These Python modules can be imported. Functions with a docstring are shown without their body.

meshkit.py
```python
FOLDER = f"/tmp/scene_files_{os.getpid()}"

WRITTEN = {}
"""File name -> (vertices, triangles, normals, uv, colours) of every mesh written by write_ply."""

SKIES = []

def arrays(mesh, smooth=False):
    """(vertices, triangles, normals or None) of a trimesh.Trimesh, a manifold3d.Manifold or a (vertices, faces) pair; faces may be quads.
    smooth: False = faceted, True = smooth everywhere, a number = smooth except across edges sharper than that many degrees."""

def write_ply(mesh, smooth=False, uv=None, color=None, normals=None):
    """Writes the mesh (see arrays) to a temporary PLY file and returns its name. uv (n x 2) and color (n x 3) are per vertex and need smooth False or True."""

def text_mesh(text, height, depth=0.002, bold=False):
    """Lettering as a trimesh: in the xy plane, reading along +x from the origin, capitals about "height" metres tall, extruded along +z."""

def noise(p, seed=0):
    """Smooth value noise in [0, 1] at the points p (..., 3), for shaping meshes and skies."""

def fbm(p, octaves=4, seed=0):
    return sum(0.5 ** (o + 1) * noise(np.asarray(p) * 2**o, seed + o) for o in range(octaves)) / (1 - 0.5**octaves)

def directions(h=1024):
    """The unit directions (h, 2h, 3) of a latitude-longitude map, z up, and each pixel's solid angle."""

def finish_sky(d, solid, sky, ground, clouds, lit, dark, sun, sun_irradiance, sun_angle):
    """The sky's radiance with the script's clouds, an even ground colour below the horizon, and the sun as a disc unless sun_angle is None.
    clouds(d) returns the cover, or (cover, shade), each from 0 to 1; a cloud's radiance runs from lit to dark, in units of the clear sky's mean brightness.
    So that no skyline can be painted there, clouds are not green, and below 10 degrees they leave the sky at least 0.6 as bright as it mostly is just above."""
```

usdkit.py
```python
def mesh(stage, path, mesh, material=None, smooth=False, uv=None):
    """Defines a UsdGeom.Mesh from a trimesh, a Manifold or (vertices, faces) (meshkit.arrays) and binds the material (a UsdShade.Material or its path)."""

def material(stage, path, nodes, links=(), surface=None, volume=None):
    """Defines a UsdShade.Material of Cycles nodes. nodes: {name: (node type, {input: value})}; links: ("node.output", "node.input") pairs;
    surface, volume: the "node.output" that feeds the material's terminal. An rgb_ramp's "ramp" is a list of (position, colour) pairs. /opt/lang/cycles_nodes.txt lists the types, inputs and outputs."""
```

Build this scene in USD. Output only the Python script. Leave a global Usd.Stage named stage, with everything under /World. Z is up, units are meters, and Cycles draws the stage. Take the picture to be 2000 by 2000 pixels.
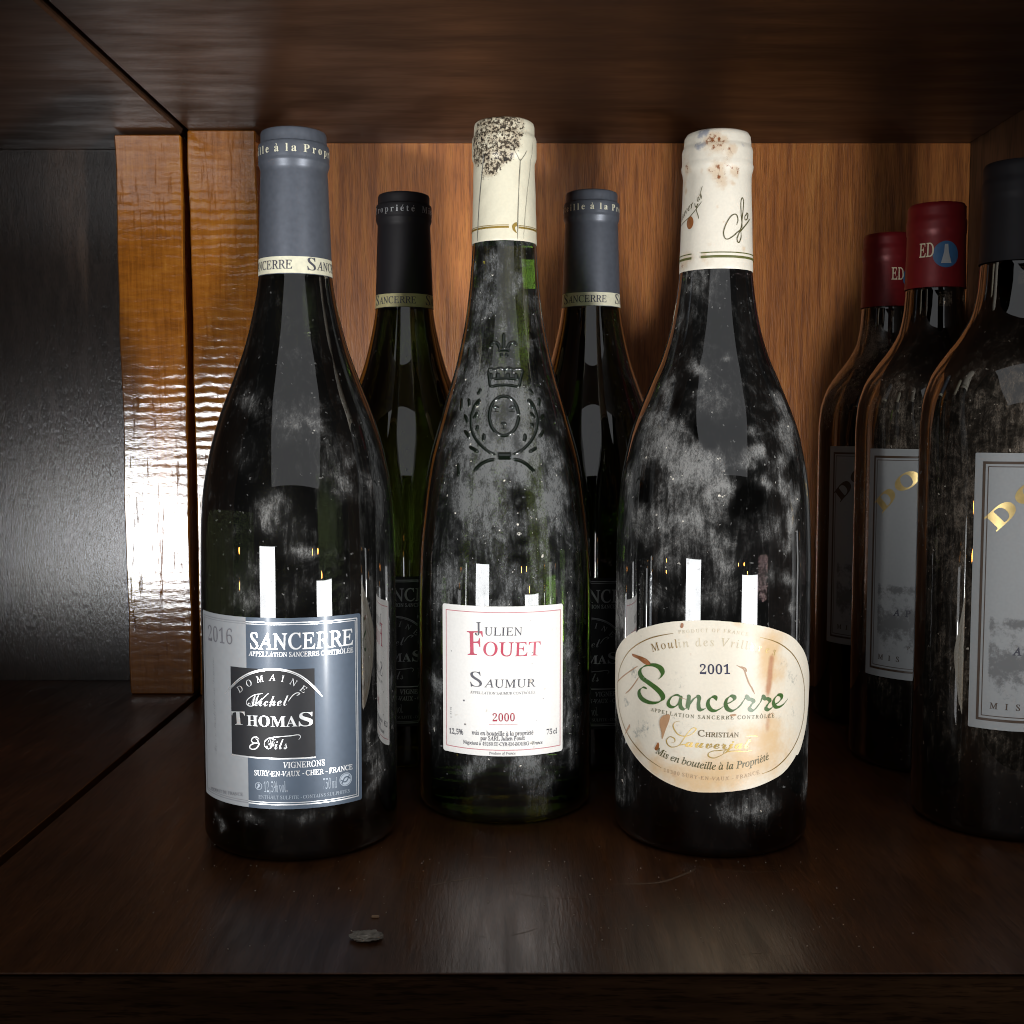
import math, glob, unicodedata
import numpy as np, trimesh, shapely
from shapely.geometry import Polygon, LineString, Point, box
from shapely import affinity
from shapely.ops import unary_union
from scipy.interpolate import PchipInterpolator
from scipy.spatial import Delaunay
import usdkit, meshkit
from pxr import Usd, UsdGeom, UsdLux, UsdShade, Gf, Sdf, Vt
rng = np.random.default_rng(7)
stage = Usd.Stage.CreateInMemory()
UsdGeom.SetStageUpAxis(stage, UsdGeom.Tokens.z); UsdGeom.SetStageMetersPerUnit(stage, 1.0)
UsdGeom.Xform.Define(stage, '/World'); UsdGeom.Scope.Define(stage, '/World/Looks')

# ------------------------------------------------------------------ camera
cam = UsdGeom.Camera.Define(stage, '/World/camera')
cam.CreateHorizontalApertureAttr(36.0); cam.CreateFocalLengthAttr(36.0 * 2248.2 / 2000)
cam.AddTranslateOp().Set(Gf.Vec3d(0, 0, 0.17304)); cam.AddRotateXOp().Set(90 - math.degrees(0.0714))
cam.CreateExposureAttr(0.0); cam.CreateClippingRangeAttr(Gf.Vec2f(0.02, 100))

# ------------------------------------------------------------------ light: two tall bright windows of the room behind the camera, its pale ceiling, five small flame bulbs, two added spots
def aim(prim, pos, target):
    p, t = np.array(pos, float), np.array(target, float)
    z = p - t; z /= np.linalg.norm(z); x = np.cross([0, 0, 1], z); x /= np.linalg.norm(x); y = np.cross(z, x)
    prim.AddTransformOp().Set(Gf.Matrix4d(*x, 0, *y, 0, *z, 0, *p, 1))
def rect(name, pos, target, w, h, radiance, col=(1, 1, 1)):
    l = UsdLux.RectLight.Define(stage, '/World/' + name); l.CreateWidthAttr(w); l.CreateHeightAttr(h)
    l.CreateIntensityAttr(radiance); l.CreateColorAttr(Gf.Vec3f(*col)); l.CreateNormalizeAttr(False); aim(l, pos, target); return l
W1, W2, WC, SPOT = 9.0, 9.0, 0.36, (600.0, 840.0)
rect('window_light', (-0.77, -0.93, -0.108), (0, 0.5, -0.10), 0.50, 0.33, W1, (0.97, 0.985, 1.0))
rect('window_light_001', (0.95, -0.82, -0.205), (0, 0.5, -0.20), 0.52, 0.30, W2, (0.97, 0.985, 1.0))
rect('room_ceiling_light', (0.15, -0.9, 1.6), (0.05, 0.5, 0.2), 2.4, 2.3, WC, (0.95, 0.97, 1.0))
for i, (p, t) in enumerate((((-0.77, -0.93, -0.12), (-0.07, 0.5, 0.168)), ((0.97, -0.81, -0.205), (-0.005, 0.5, 0.17)))):   # added spots inside the windows; soft cones leave the picture edges dark
    l = UsdLux.SphereLight.Define(stage, '/World/added_spot_light_%03d' % i); l.CreateRadiusAttr(0.05); l.CreateIntensityAttr(SPOT[i]); l.CreateColorAttr(Gf.Vec3f(1.0, 0.985, 0.96)); l.CreateNormalizeAttr(False); aim(l, p, t)
    s = UsdLux.ShapingAPI.Apply(l.GetPrim()); s.CreateShapingConeAngleAttr(7.3); s.CreateShapingConeSoftnessAttr(0.55)
for i, p in enumerate([(0.62, -1.0, 0.03), (0.79, -0.94, 0.03), (0.87, -0.85, -0.035), (-1.42, -0.25, 0.03), (-1.42, -0.25, -0.06)]):
    l = UsdLux.SphereLight.Define(stage, '/World/flame_bulb_light_%03d' % i); l.CreateRadiusAttr(0.012); l.CreateIntensityAttr(60.0)
    l.CreateColorAttr(Gf.Vec3f(1.0, 0.36, 0.07)); l.CreateNormalizeAttr(False); l.AddTranslateOp().Set(Gf.Vec3d(*p))

# ------------------------------------------------------------------ measured shapes, millimetres: label positions (arc, height), dirt (angle, height, size, amount)
LEFT_TEXT=[('rm','2016',[(-37.74,87.59),(-21.21,87.77)],6.4,'grey',0.0),('rm','SANCERRE',[(-12.75,86.84),(29.29,87.01)],6.5,'silver',-0.018),('rm','APPELLATION SANCERRE CONTRÔLÉE',[(-13.43,83.99),(29.25,83.88)],1.9,'silver',-0.018),('sp','DOMAINE',[(-18.06,68.56),(-14.31,71.15),(-9.31,73.38),(-4.33,74.3),(0.43,73.95),(4.52,72.33),(8.58,69.25)],2.6,'silver',0.0),('sc','Michel',[(-14.14,63.82),(2.78,64.5)],5.0,'silver',0.012),('bf','T',[(-21.97,55.43),(-15.27,56.01)],5.6,'silver',0.0),('bf','HOMA',[(-14.74,55.84),(5.95,56.07)],4.4,'silver',0.0),('bf','S',[(6.49,56.05),(11.98,55.9)],5.8,'silver',0.0),('sc','Fils',[(-6.49,46.89),(1.99,47.03)],5.0,'silver',0.012),('rm','VIGNERONS',[(0.22,39.39),(16.56,39.55)],2.4,'silver',-0.018),('rm','SURY-EN-VAUX - CHER - FRANCE',[(-11.8,36.04),(28.37,36.17)],2.1,'silver',-0.018),('rm','12,5% vol.',[(-7.66,29.5),(1.74,29.72)],4.4,'pale',0.0),('rm','750 ml',[(15.59,29.95),(21.4,29.72)],4.4,'pale',0.0),('rm','ENTHÄLT SULFITE - CONTAINS SULPHITES',[(-10.1,26.78),(26.97,26.88)],1.4,'pale',0.0),('rm','PRODUIT DE FRANCE',[(-37.76,25.44),(-17.19,26.88)],1.3,'grey',0.0),('sc','Mis en Bouteille au Domaine',[(-32.17,41.63),(-33.29,81.61)],2.0,'faint',0.03)]
LEFT_ARC=[(-25.25,67.55),(-21.61,71.13),(-17.57,74.38),(-12.93,76.89),(-8.02,78.39),(-2.84,78.92),(2.14,78.37),(6.49,76.65),(10.28,73.78),(13.54,70.31),(15.75,67.47)]
LEFT_SWASH1=[(2.52,66.18),(4.2,68.41),(5.85,69.48),(7.05,69.15),(5.84,68.36)]
LEFT_SWASH1B=[(-7.59,69.13),(-11.21,68.38),(-14.07,66.49),(-14.78,64.73),(-13.16,63.73),(-10.67,64.74),(-7.63,67.16),(-5.27,69.21)]
LEFT_SWASH2=[(-5.61,46.93),(-7.05,48.0),(-7.02,49.98),(-4.97,51.47),(-1.0,52.0),(3.43,52.36),(6.18,52.67),(7.15,51.84),(6.42,50.74)]
LEFT_AMP=[(-9.51,50.8),(-10.59,51.53),(-12.14,51.07),(-12.8,49.88),(-11.88,49.05),(-10.32,49.06),(-11.69,48.84),(-13.21,48.03),(-13.61,46.97),(-12.35,46.4),(-10.67,46.99),(-9.61,48.53),(-10.05,50.21),(-10.91,50.82)]
LEFT_DOT=[(25.3,32.52),(-10.0,31.75)]
MID_TEXT=[('rm','J',[(-12.63,84.23),(-9.7,84.37)],5.9,'ink',0.0),('rm','ULIEN',[(-8.38,84.43),(8.05,84.43)],3.7,'ink',0.0),('rm','F',[(-16.03,75.51),(-8.59,75.95)],10.6,'red',-0.004),('rm','OUET',[(-9.0,75.53),(16.29,75.37)],6.2,'red',-0.004),('rm','S',[(-14.79,61.61),(-9.43,61.96)],6.6,'ink',0.0),('rm','AUMUR',[(-8.63,61.73),(13.98,61.66)],3.7,'ink',0.0),('rm','APPELLATION SAUMUR CONTRÔLÉE',[(-15.02,58.61),(13.98,58.65)],1.2,'grey',0.0),('rm','2000',[(-4.88,46.93),(4.72,47.01)],3.5,'crimson',-0.015),('rm','12,5%',[(-25.6,39.63),(-18.36,39.94)],2.4,'ink',-0.02),('rm','75 cl',[(19.23,39.92),(24.66,39.77)],2.4,'ink',-0.02),('rm','mis en bouteille à la propriété',[(-14.23,40.54),(12.98,40.64)],2.0,'ink',-0.02),('rm','par SARL Julien Fouet',[(-10.3,38.37),(9.1,38.53)],1.9,'ink',-0.02),('rm','Négociant à 49260 ST-CYR-EN-BOURG - France',[(-18.39,36.09),(17.24,36.06)],1.6,'ink',-0.02),('rm','Produce of France',[(-6.41,32.21),(5.04,32.27)],1.2,'grey',-0.01),('sp','L 01 02',[(-24.35,46.79),(-24.32,51.5)],0.8,'ink',0.0)]
MID_LINE=[(-6.47,45.47),(5.9,45.5)]
MID_SPECKS=[(-17.94,55.19,0.38),(-24.3,76.45,0.2),(11.49,90.88,0.15),(12.3,71.81,0.2),(17.55,56.18,0.2),(12.49,76.74,0.2),(14.42,46.63,0.12),(-2.31,61.84,0.3),(-17.45,44.73,0.35)]
MID_STAIN=[(11.7,64.32,1.0,1),(-7.05,51.49,1.1,0.7),(-17.45,44.73,1.0,0.6),(12.36,37.02,1.6,0.7),(13.19,34.16,1.0,0.6),(18.72,60.77,1.0,0.4),(12.32,58.93,2.2,0.3),(-22.5,48.33,1.2,0.4),(23.73,85.75,2.5,0.25),(-1.91,96.68,0.6,0.7),(16.57,95.97,0.8,0.5)]
RIGHT_OUTLINE=[(-68.43,68.67),(-65.53,75.01),(-55.89,82.05),(-48.87,86.53),(-44.12,89.04),(-42.0,90.0),(-41.07,89.5),(-40.09,90.73),(-36.23,92.31),(-26.95,95.32),(-17.55,97.01),(-6.77,97.62),(3.98,96.81),(13.26,95.17),(21.21,92.87),(29.7,89.34),(37.87,83.75),(45.32,77.05),(53.09,67.21),(50.11,58.55),(45.48,50.34),(39.78,42.91),(36.08,39.63),(34.15,39.59),(32.92,38.48),(25.65,34.01),(16.96,31.3),(9.55,29.58),(0.55,28.59),(-5.92,28.14),(-13.26,27.91),(-19.07,28.77),(-26.25,30.52),(-34.38,33.62),(-43.08,38.45),(-50.2,43.62),(-57.59,50.69),(-65.44,59.74)]
RIGHT_TEXT=[('sp','PRODUCT OF FRANCE',[(-20.22,91.54),(-10.97,92.76),(-2.03,92.84),(7.42,91.42)],1.4,'fade',0.0),('sp','Moul',[(-32.08,82.78),(-26.32,84.76),(-20.37,85.9)],3.4,'gold',0.0),('sp','in des Vrill',[(-20.15,85.92),(-11.76,87.05),(-2.38,87.35),(7.29,85.93)],3.4,'fade',0.0),('sp','ères',[(8.19,85.6),(13.93,84.64),(19.75,82.78)],3.2,'gold2',0.0),('rm','2001',[(-11.42,76.03),(0.34,76.37)],3.9,'navy',-0.02),('sp','APPELLATION SANCERRE CONTRÔLÉE',[(-32.65,58.35),(-17.13,57.86),(-6.28,57.93),(6.8,57.99),(19.99,57.63)],1.5,'olive',-0.01),('rm','C',[(-11.99,50.66),(-9.19,50.73)],2.6,'bronze',-0.02),('rm','HRISTIAN',[(-8.97,50.7),(4.29,50.77)],1.9,'bronze',-0.02),('sc','auverjat',[(-17.0,45.98),(9.28,46.13)],4.6,'goldfoil',-0.005),('itp','Mis en bouteille à la Propriété',[(-30.25,41.37),(-23.4,39.55),(-14.69,38.24),(-6.03,37.45),(4.84,38.11),(11.29,39.21),(17.85,40.77)],3.0,'olive',-0.01),('sp','18300 SURY-EN-VAUX - FRANCE',[(-26.04,34.39),(-18.67,33.75),(-8.12,33.09),(2.67,33.58),(13.33,35.25)],1.5,'faintbrown',0.0)]  # middle of the arched name set pale to paint in glare
RIGHT_SCRIPT=[[(-29.0,72.04),(-27.72,73.33),(-27.13,75.19),(-28.28,76.82),(-31.19,77.54),(-34.88,76.9),(-37.92,75.15),(-38.89,72.95),(-37.24,71.2),(-33.61,69.77),(-30.28,68.27),(-27.65,66.42),(-26.85,64.75),(-28.11,63.09),(-30.74,62.01),(-34.11,61.79),(-37.47,62.54),(-39.11,64.05),(-38.79,65.93),(-36.89,67.41),(-35.05,67.28)],[(-19.02,66.16),(-20.63,66.66),(-22.72,65.75),(-24.13,63.79),(-24.21,62.22),(-22.91,61.5),(-21.27,61.92),(-19.67,63.66),(-18.92,65.96),(-19.23,63.93),(-18.98,61.96),(-17.84,61.2),(-16.5,61.78)],[(-16.5,61.78),(-16.09,64.24),(-15.67,66.49),(-15.84,61.39)],[(-15.84,62.5),(-14.12,65.29),(-12.39,66.74),(-11.61,66.14),(-11.84,63.7),(-11.47,61.74),(-10.18,61.61),(-8.9,62.33)],[(-4.89,65.79),(-5.32,66.87),(-6.6,66.83),(-7.87,65.46),(-8.06,63.48),(-6.97,61.77),(-5.26,61.4),(-3.56,62.09),(-2.07,63.22)],[(-1.22,64.1),(0.5,64.76),(2.0,65.85),(2.21,66.94),(0.89,67.4),(-0.6,66.3),(-1.22,64.32),(-0.56,62.36),(1.19,61.47),(2.94,62.1),(4.69,63.6),(6.23,65.75)],[(6.23,65.75),(7.2,67.03),(8.05,66.11),(9.44,65.61),(10.17,64.9),(9.02,63.21),(8.57,61.91),(9.75,61.27),(11.16,61.98),(13.31,64.47)],[(13.31,64.47),(14.37,66.59),(15.27,65.73),(16.85,65.41),(17.64,64.54),(16.38,62.89),(15.88,61.61),(17.02,61.06),(18.52,61.57),(19.86,62.76)],[(19.86,62.76),(21.87,63.4),(23.62,64.75),(23.6,66.08),(21.81,66.52),(20.11,65.38),(19.45,63.69),(20.45,61.93),(22.5,61.55),(24.93,62.34),(27.57,64.2)]]
RIGHT_SWIRL=[[(-19.36,56.16),(-21.21,55.48),(-22.13,54.03),(-21.4,52.13),(-19.77,50.55),(-17.04,50.2),(-14.4,51.35),(-12.68,53.48),(-13.98,53.83),(-16.16,51.41),(-17.93,48.54),(-19.72,46.1),(-22.51,45.05),(-24.43,45.88),(-24.93,47.6),(-23.5,49.16),(-21.6,48.75),(-21.36,47.44),(-22.77,46.8)],[(-19.72,46.1),(-17.45,46.82),(-15.67,46.57)],[(-0.33,46.06),(-2.7,45.39),(-5.7,45.07),(-7.61,44.11),(-7.59,42.78),(-5.66,42.2),(-3.1,43.17),(-0.53,44.74),(2.95,45.16),(6.54,44.81),(9.54,45.09)],[(7.13,50.97),(9.67,50.84),(12.15,50.75)]]
RIGHT_RIM=[[(-22.54,91.51),(-26.88,90.41),(-32.13,88.77),(-36.8,86.7),(-41.4,84.19),(-46.92,80.43),(-52.43,75.25),(-56.41,70.25),(-58.48,63.7),(-56.87,55.58),(-51.99,49.72),(-46.86,45.38),(-40.89,41.74),(-34.43,38.39),(-27.31,35.74)],[(12.6,90.72),(18.51,88.91),(23.72,86.55),(29.93,82.4),(35.09,77.41),(39.64,70.78),(41.5,64.96),(41.49,55.82),(37.76,48.84),(31.92,43.22),(25.51,38.98),(19.6,36.3),(14.57,35.13)]]
RIGHT_DRIPS=[[(-44.21,80.22),(-41.36,80.25),(-36.09,79.73),(-33.43,78.56),(-33.24,77.42),(-35.97,77.18),(-39.96,78.66),(-43.44,79.21)],[(-26.54,57.55),(-23.84,58.26),(-23.73,56.26),(-25.48,51.54),(-26.94,47.63),(-27.36,50.35),(-28.29,53.78),(-27.78,56.11)],[(-30.54,43.26),(-28.98,45.93),(-28.35,45.23),(-28.58,43.62),(-29.47,42.55),(-30.26,42.63)],[(-19.51,94.98),(-18.99,96.03),(-18.26,95.73),(-18.26,94.63),(-18.87,93.93),(-19.47,94.24)],[(-48.25,46.9),(-46.04,49.75),(-45.22,50.03),(-45.6,48.46),(-49.22,44.8),(-50.41,42.87)],[(0.78,59.93),(2.74,60.14),(2.98,59.46),(0.57,59.27)]]
RIGHT_STREAKS=[[(-40.25,75.67),(-45.94,72.35),(-51.71,69.13),(-59.33,64.92)],[(-39.54,71.15),(-42.69,67.47),(-45.83,64.56),(-49.0,62.41)],[(3.0,79.75),(5.81,78.12),(6.75,75.81),(8.17,72.26),(9.36,70.44),(10.57,67.96)],[(4.45,79.16),(6.49,78.44),(7.04,77.12)],[(-19.25,65.69),(-16.76,65.29)],[(16.47,58.45),(19.1,59.51)]]
RIGHT_STAIN=[(8.53,94.08,6.58106960950764,0.25),(18.5,90.45,7.051146010186757,0.75),(17.57,82.62,6.110993208828523,0.8),(14.61,75.38,5.17084040747029,0.55),(22.2,74.68,5.640916808149406,0.5),(17.89,66.28,6.110993208828523,0.55),(10.39,65.55,2.820458404074703,0.35),(18.06,57.41,5.17084040747029,0.5),(9.19,52.41,5.17084040747029,0.55),(18.23,48.51,7.051146010186757,0.55),(25.2,52.03,7.051146010186757,0.45),(13.22,41.04,8.46137521222411,0.6),(2.64,35.88,8.931451612903228,0.65),(-8.11,32.12,10.34168081494058,0.75),(-19.12,33.24,7.051146010186757,0.75),(-29.94,36.36,6.110993208828523,0.8),(-40.87,40.82,4.230687606112055,0.75),(3.87,42.92,6.110993208828523,0.4),(-8.23,41.86,5.640916808149406,0.3),(1.08,53.99,2.820458404074703,0.5),(23.03,38.93,7.051146010186757,0.55),(32.13,62.14,4.230687606112055,0.25),(32.65,46.24,4.230687606112055,0.4),(3.1,97.04,2.820458404074703,0.6),(-20.62,43.75,2.820458404074703,0.3),(8.38,73.56,1.8803056027164688,0.3),(-16.6,90.59,1.8803056027164688,0.3)]
RIGHT_DARK=[(18.2,82.57,1.4102292020373515,0.62),(18.12,81.69,1.4102292020373515,0.62),(18.02,80.83,1.4102292020373515,0.62),(17.94,79.95,1.4102292020373515,0.62),(17.84,79.08,1.4102292020373515,0.62),(17.76,78.2,1.4102292020373515,0.62),(17.66,77.33,1.4102292020373515,0.62),(17.58,76.46,1.4102292020373515,0.62),(17.48,75.59,1.4102292020373515,0.62),(17.41,74.71,1.4102292020373515,0.62),(17.3,73.84,1.4102292020373515,0.62),(17.23,72.96,1.4102292020373515,0.62),(17.12,72.1,1.4102292020373515,0.62),(17.05,71.22,1.4102292020373515,0.62),(16.97,70.34,1.4102292020373515,0.62),(16.87,69.47,1.4102292020373515,0.62),(16.79,68.59,1.4102292020373515,0.5683333333333334),(16.69,67.72,1.4102292020373515,0.46499999999999997),(16.61,66.84,1.4102292020373515,0.3616666666666667),(16.51,65.97,1.4102292020373515,0.25833333333333336),(16.43,65.09,1.4102292020373515,0.155),(17.24,58.38,1.316213921901528,0.35),(17.14,57.51,1.316213921901528,0.35),(17.06,56.63,1.316213921901528,0.35),(16.96,55.76,1.316213921901528,0.35),(16.89,54.87,1.316213921901528,0.35),(16.81,53.99,1.316213921901528,0.35),(16.71,53.12,1.316213921901528,0.35),(16.63,52.24,1.316213921901528,0.35),(-15.2,83.68,0.658106960950764,0.7),(-5.73,82.62,0.42306876061120546,0.7),(1.51,69.8,0.5640916808149405,0.6),(-3.52,75.68,0.4700764006791172,0.7),(-17.73,72.26,0.658106960950764,0.4),(-6.53,60.9,0.42306876061120546,0.6),(-21.55,43.63,1.1751910016977931,0.35),(-17.86,43.44,1.0341680814940577,0.4),(-14.86,92.68,1.1751910016977931,0.5),(-19.76,92.02,0.7051146010186757,0.5),(-21.44,33.8,1.4102292020373515,0.6),(21.25,37.86,1.4102292020373515,0.4),(38.34,72.82,0.7051146010186757,0.5),(-41.87,63.06,0.4700764006791172,0.5)]
RIGHT_GREY=[(-42.74,72.95,3.29053480475382,0.8),(-48.46,58.92,2.820458404074703,0.8),(-35.77,51.07,4.230687606112055,0.7),(-40.98,47.22,2.820458404074703,0.7),(30.25,71.41,4.230687606112055,0.6),(31.46,56.85,3.29053480475382,0.6),(-20.92,72.61,5.640916808149406,0.35),(-23.57,55.4,4.7007640067911725,0.4),(-17.09,53.97,4.230687606112055,0.35),(-36.82,88.4,2.820458404074703,0.3),(22.62,56.86,2.820458404074703,0.4),(-8.6,73.55,4.7007640067911725,0.15),(24.55,78.4,4.230687606112055,0.4)]
RC_C=[(6.05,256.7),(6.62,258.78),(6.07,260.68),(4.82,260.96),(3.04,259.7),(1.35,256.95),(0.29,253.78),(0.67,251.53),(1.85,250.74),(4.02,251.84),(6.68,254.03),(8.58,255.18)]
RC_L=[(8.97,255.35),(8.75,257.37),(8.32,261.86),(8.25,265.92),(9.04,267.99),(9.85,266.99),(9.69,264.26),(9.07,260.57),(8.48,256.44),(7.24,253.62),(6.2,251.28),(6.53,249.72),(7.44,250.01),(8.32,252.35),(8.22,254.61)]
RC_A=[(12.06,262.05),(10.6,260.51),(10.88,259.19),(12.19,259.8),(13.0,261.73),(11.91,262.03),(13.08,259.69)]
RC_U=[(7.24,253.62),(10.5,256.64),(14.72,260.15)]
RC_U2=[(-24.9,257.91),(-15.99,260.57),(-12.13,263.2),(-8.87,266.53)]
RC_Y=[(-12.56,266.2),(-11.72,264.5),(-10.81,265.75),(-11.47,263.57),(-10.46,260.72),(-10.21,259.56)]
RC_T=[(-8.9,272.77),(-9.61,270.14),(-9.01,268.03)]
RC_TXT=[('it','auver',[(-22.76,260.09),(-12.69,265.18)],2.6,'olive',0.0),('it','at',[(-10.78,266.43),(-8.51,268.21)],2.6,'olive',0.0)]
RC_RUST=(-14.78,258.56)
RC_GREENS=[(-18.21,245.32),(-2.88,245.7),(-2.85,243.66),(-13.16,245.81),(-8.87,246.05)]
RC_STAIN=[(-6.96,290.96,2.054347826086957,0.9),(-3.0,290.01,2.641304347826087,1.0),(0.33,290.55,1.7608695652173916,0.8),(-13.48,291.89,0.5869565217391306,0.8),(3.12,286.93,2.3478260869565224,0.8),(2.2,283.43,2.3478260869565224,0.6),(-3.4,286.28,4.108695652173914,0.35),(-1.43,279.45,2.641304347826087,0.9),(5.05,279.81,2.054347826086957,1.1),(-5.77,279.0,1.4673913043478262,0.8),(-9.32,279.34,1.2913043478260873,0.7),(5.74,278.78,1.7608695652173916,1.0),(-1.38,274.52,2.9347826086956523,0.8),(4.08,274.17,1.2913043478260873,0.9),(-3.32,277.28,3.521739130434783,0.4),(-18.21,280.54,2.641304347826087,0.7),(-21.78,275.78,3.521739130434783,0.5),(-19.13,287.06,4.695652173913045,0.4),(-18.59,271.51,0.8804347826086958,0.8),(-2.2,264.28,0.8217391304347827,1),(-7.36,243.66,1.7608695652173916,0.9),(-5.39,248.07,1.4673913043478262,0.5),(-17.98,242.53,3.521739130434783,0.7),(-12.51,244.59,2.9347826086956523,0.4),(-4.58,241.24,1.7608695652173916,0.5),(9.62,246.8,1.4673913043478262,0.7),(-3.52,292.03,3.521739130434783,0.3),(0.87,258.3,0.4108695652173914,0.9),(-19.99,268.56,0.5869565217391306,0.6)]
RC_BLUE=[(-10.82,294.51,2.122826086956522,1),(-7.03,294.47,1.8869565217391306,1),(-11.31,289.6,2.358695652173913,0.8),(-8.14,289.5,1.8869565217391306,0.5),(9.55,288.88,1.8869565217391306,0.5),(-24.38,293.51,1.1793478260869565,0.4)]
MC_FOLD1=[(7.81,292.68),(7.63,289.64),(7.17,284.89),(6.79,278.12),(6.28,267.98),(5.91,257.16)]
MC_V=[(4.75,295.59),(6.39,293.55),(7.79,292.0),(9.37,293.88),(10.81,296.6)]
MC_FOLD2=[(-9.8,295.49),(-10.67,291.36),(-11.4,285.4),(-12.28,278.77),(-13.14,268.73),(-13.67,257.41)]
MC_FOLD3=[(15.39,301.49),(14.44,295.91),(14.01,289.19),(11.99,280.42),(10.29,270.06),(8.93,257.73)]
MC_CRES=[(5.67,264.9),(4.56,264.32),(3.56,263.1),(3.83,261.43),(4.72,260.46),(5.7,260.01),(5.09,261.15),(4.85,262.49),(5.73,263.21)]
MC_GOLD=[(-13.26,263.31),(-13.24,262.12),(2.08,262.88),(6.62,262.94)]
MC_MOLD=[(-8.14,309.45,4.954954954954955,0.9),(-1.08,309.59,5.8558558558558556,1),(4.88,308.44,4.954954954954955,0.85),(-12.56,308.12,4.054054054054054,0.8),(-12.92,302.33,4.504504504504505,0.9),(-13.54,297.42,4.054054054054054,0.9),(-14.25,293.29,3.603603603603603,0.6),(-6.28,302.99,4.054054054054054,0.6),(-0.31,303.0,4.054054054054054,0.8),(3.86,303.84,3.603603603603603,0.9),(0.37,298.69,3.153153153153153,1.1),(4.5,298.85,2.7027027027027026,1.0),(-3.76,296.48,4.504504504504505,0.9),(0.37,295.43,4.054054054054054,0.9),(-6.77,293.58,4.054054054054054,1.0),(-1.07,291.91,3.603603603603603,0.7),(-5.52,289.44,3.603603603603603,0.8),(-9.72,287.87,3.153153153153153,0.6),(-3.23,285.95,2.2522522522522523,0.4),(9.96,308.03,3.153153153153153,0.35),(-10.63,285.29,1.8018018018018016,0.4),(2.2,291.95,2.2522522522522523,0.5),(-6.66,303.03,1.7117117117117115,-1.0),(2.41,303.38,1.3513513513513513,-0.7),(-3.75,299.14,1.1261261261261262,-0.7),(0.37,295.43,0.9009009009009008,-0.5),(-15.53,296.13,4.054054054054054,0.8),(-17.16,302.55,4.054054054054054,0.8)]
EM_FLEUR=[[(-0.44,215.76),(-0.43,212.94),(-0.67,210.11),(-0.4,208.24)],[(-16.08,209.61),(-15.65,211.11),(-12.25,211.56),(-8.12,210.84),(-5.64,209.42),(-5.04,208.01)],[(15.06,209.6),(14.57,211.01),(11.23,211.55),(7.14,210.83),(4.82,209.41),(3.99,208.01)],[(-7.61,207.68),(-4.01,208.1),(3.73,208.1),(7.58,207.68)],[(-2.68,206.83),(-3.16,205.66),(-1.38,204.95)],[(2.16,206.83),(3.02,205.66),(1.13,204.95)]]
EM_CROWN=[[(-17.85,199.26),(-13.69,199.71),(-8.84,199.13),(-6.56,199.87),(-3.62,200.05),(0.25,199.3),(4.01,200.06),(6.95,199.97),(9.46,199.22),(14.07,199.71),(20.82,199.19),(17.73,195.6),(14.98,192.12),(7.41,192.38),(0.47,192.55),(-6.49,192.42),(-13.5,192.11),(-15.61,195.59),(-17.85,199.26)],[(-14.92,195.02),(-6.74,195.46),(0.47,195.55),(7.69,195.42),(16.89,194.94)],[(-7.99,198.84),(-7.63,195.46)],[(0.25,199.06),(0.25,195.55)],[(8.59,198.84),(8.25,195.47)]]
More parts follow.
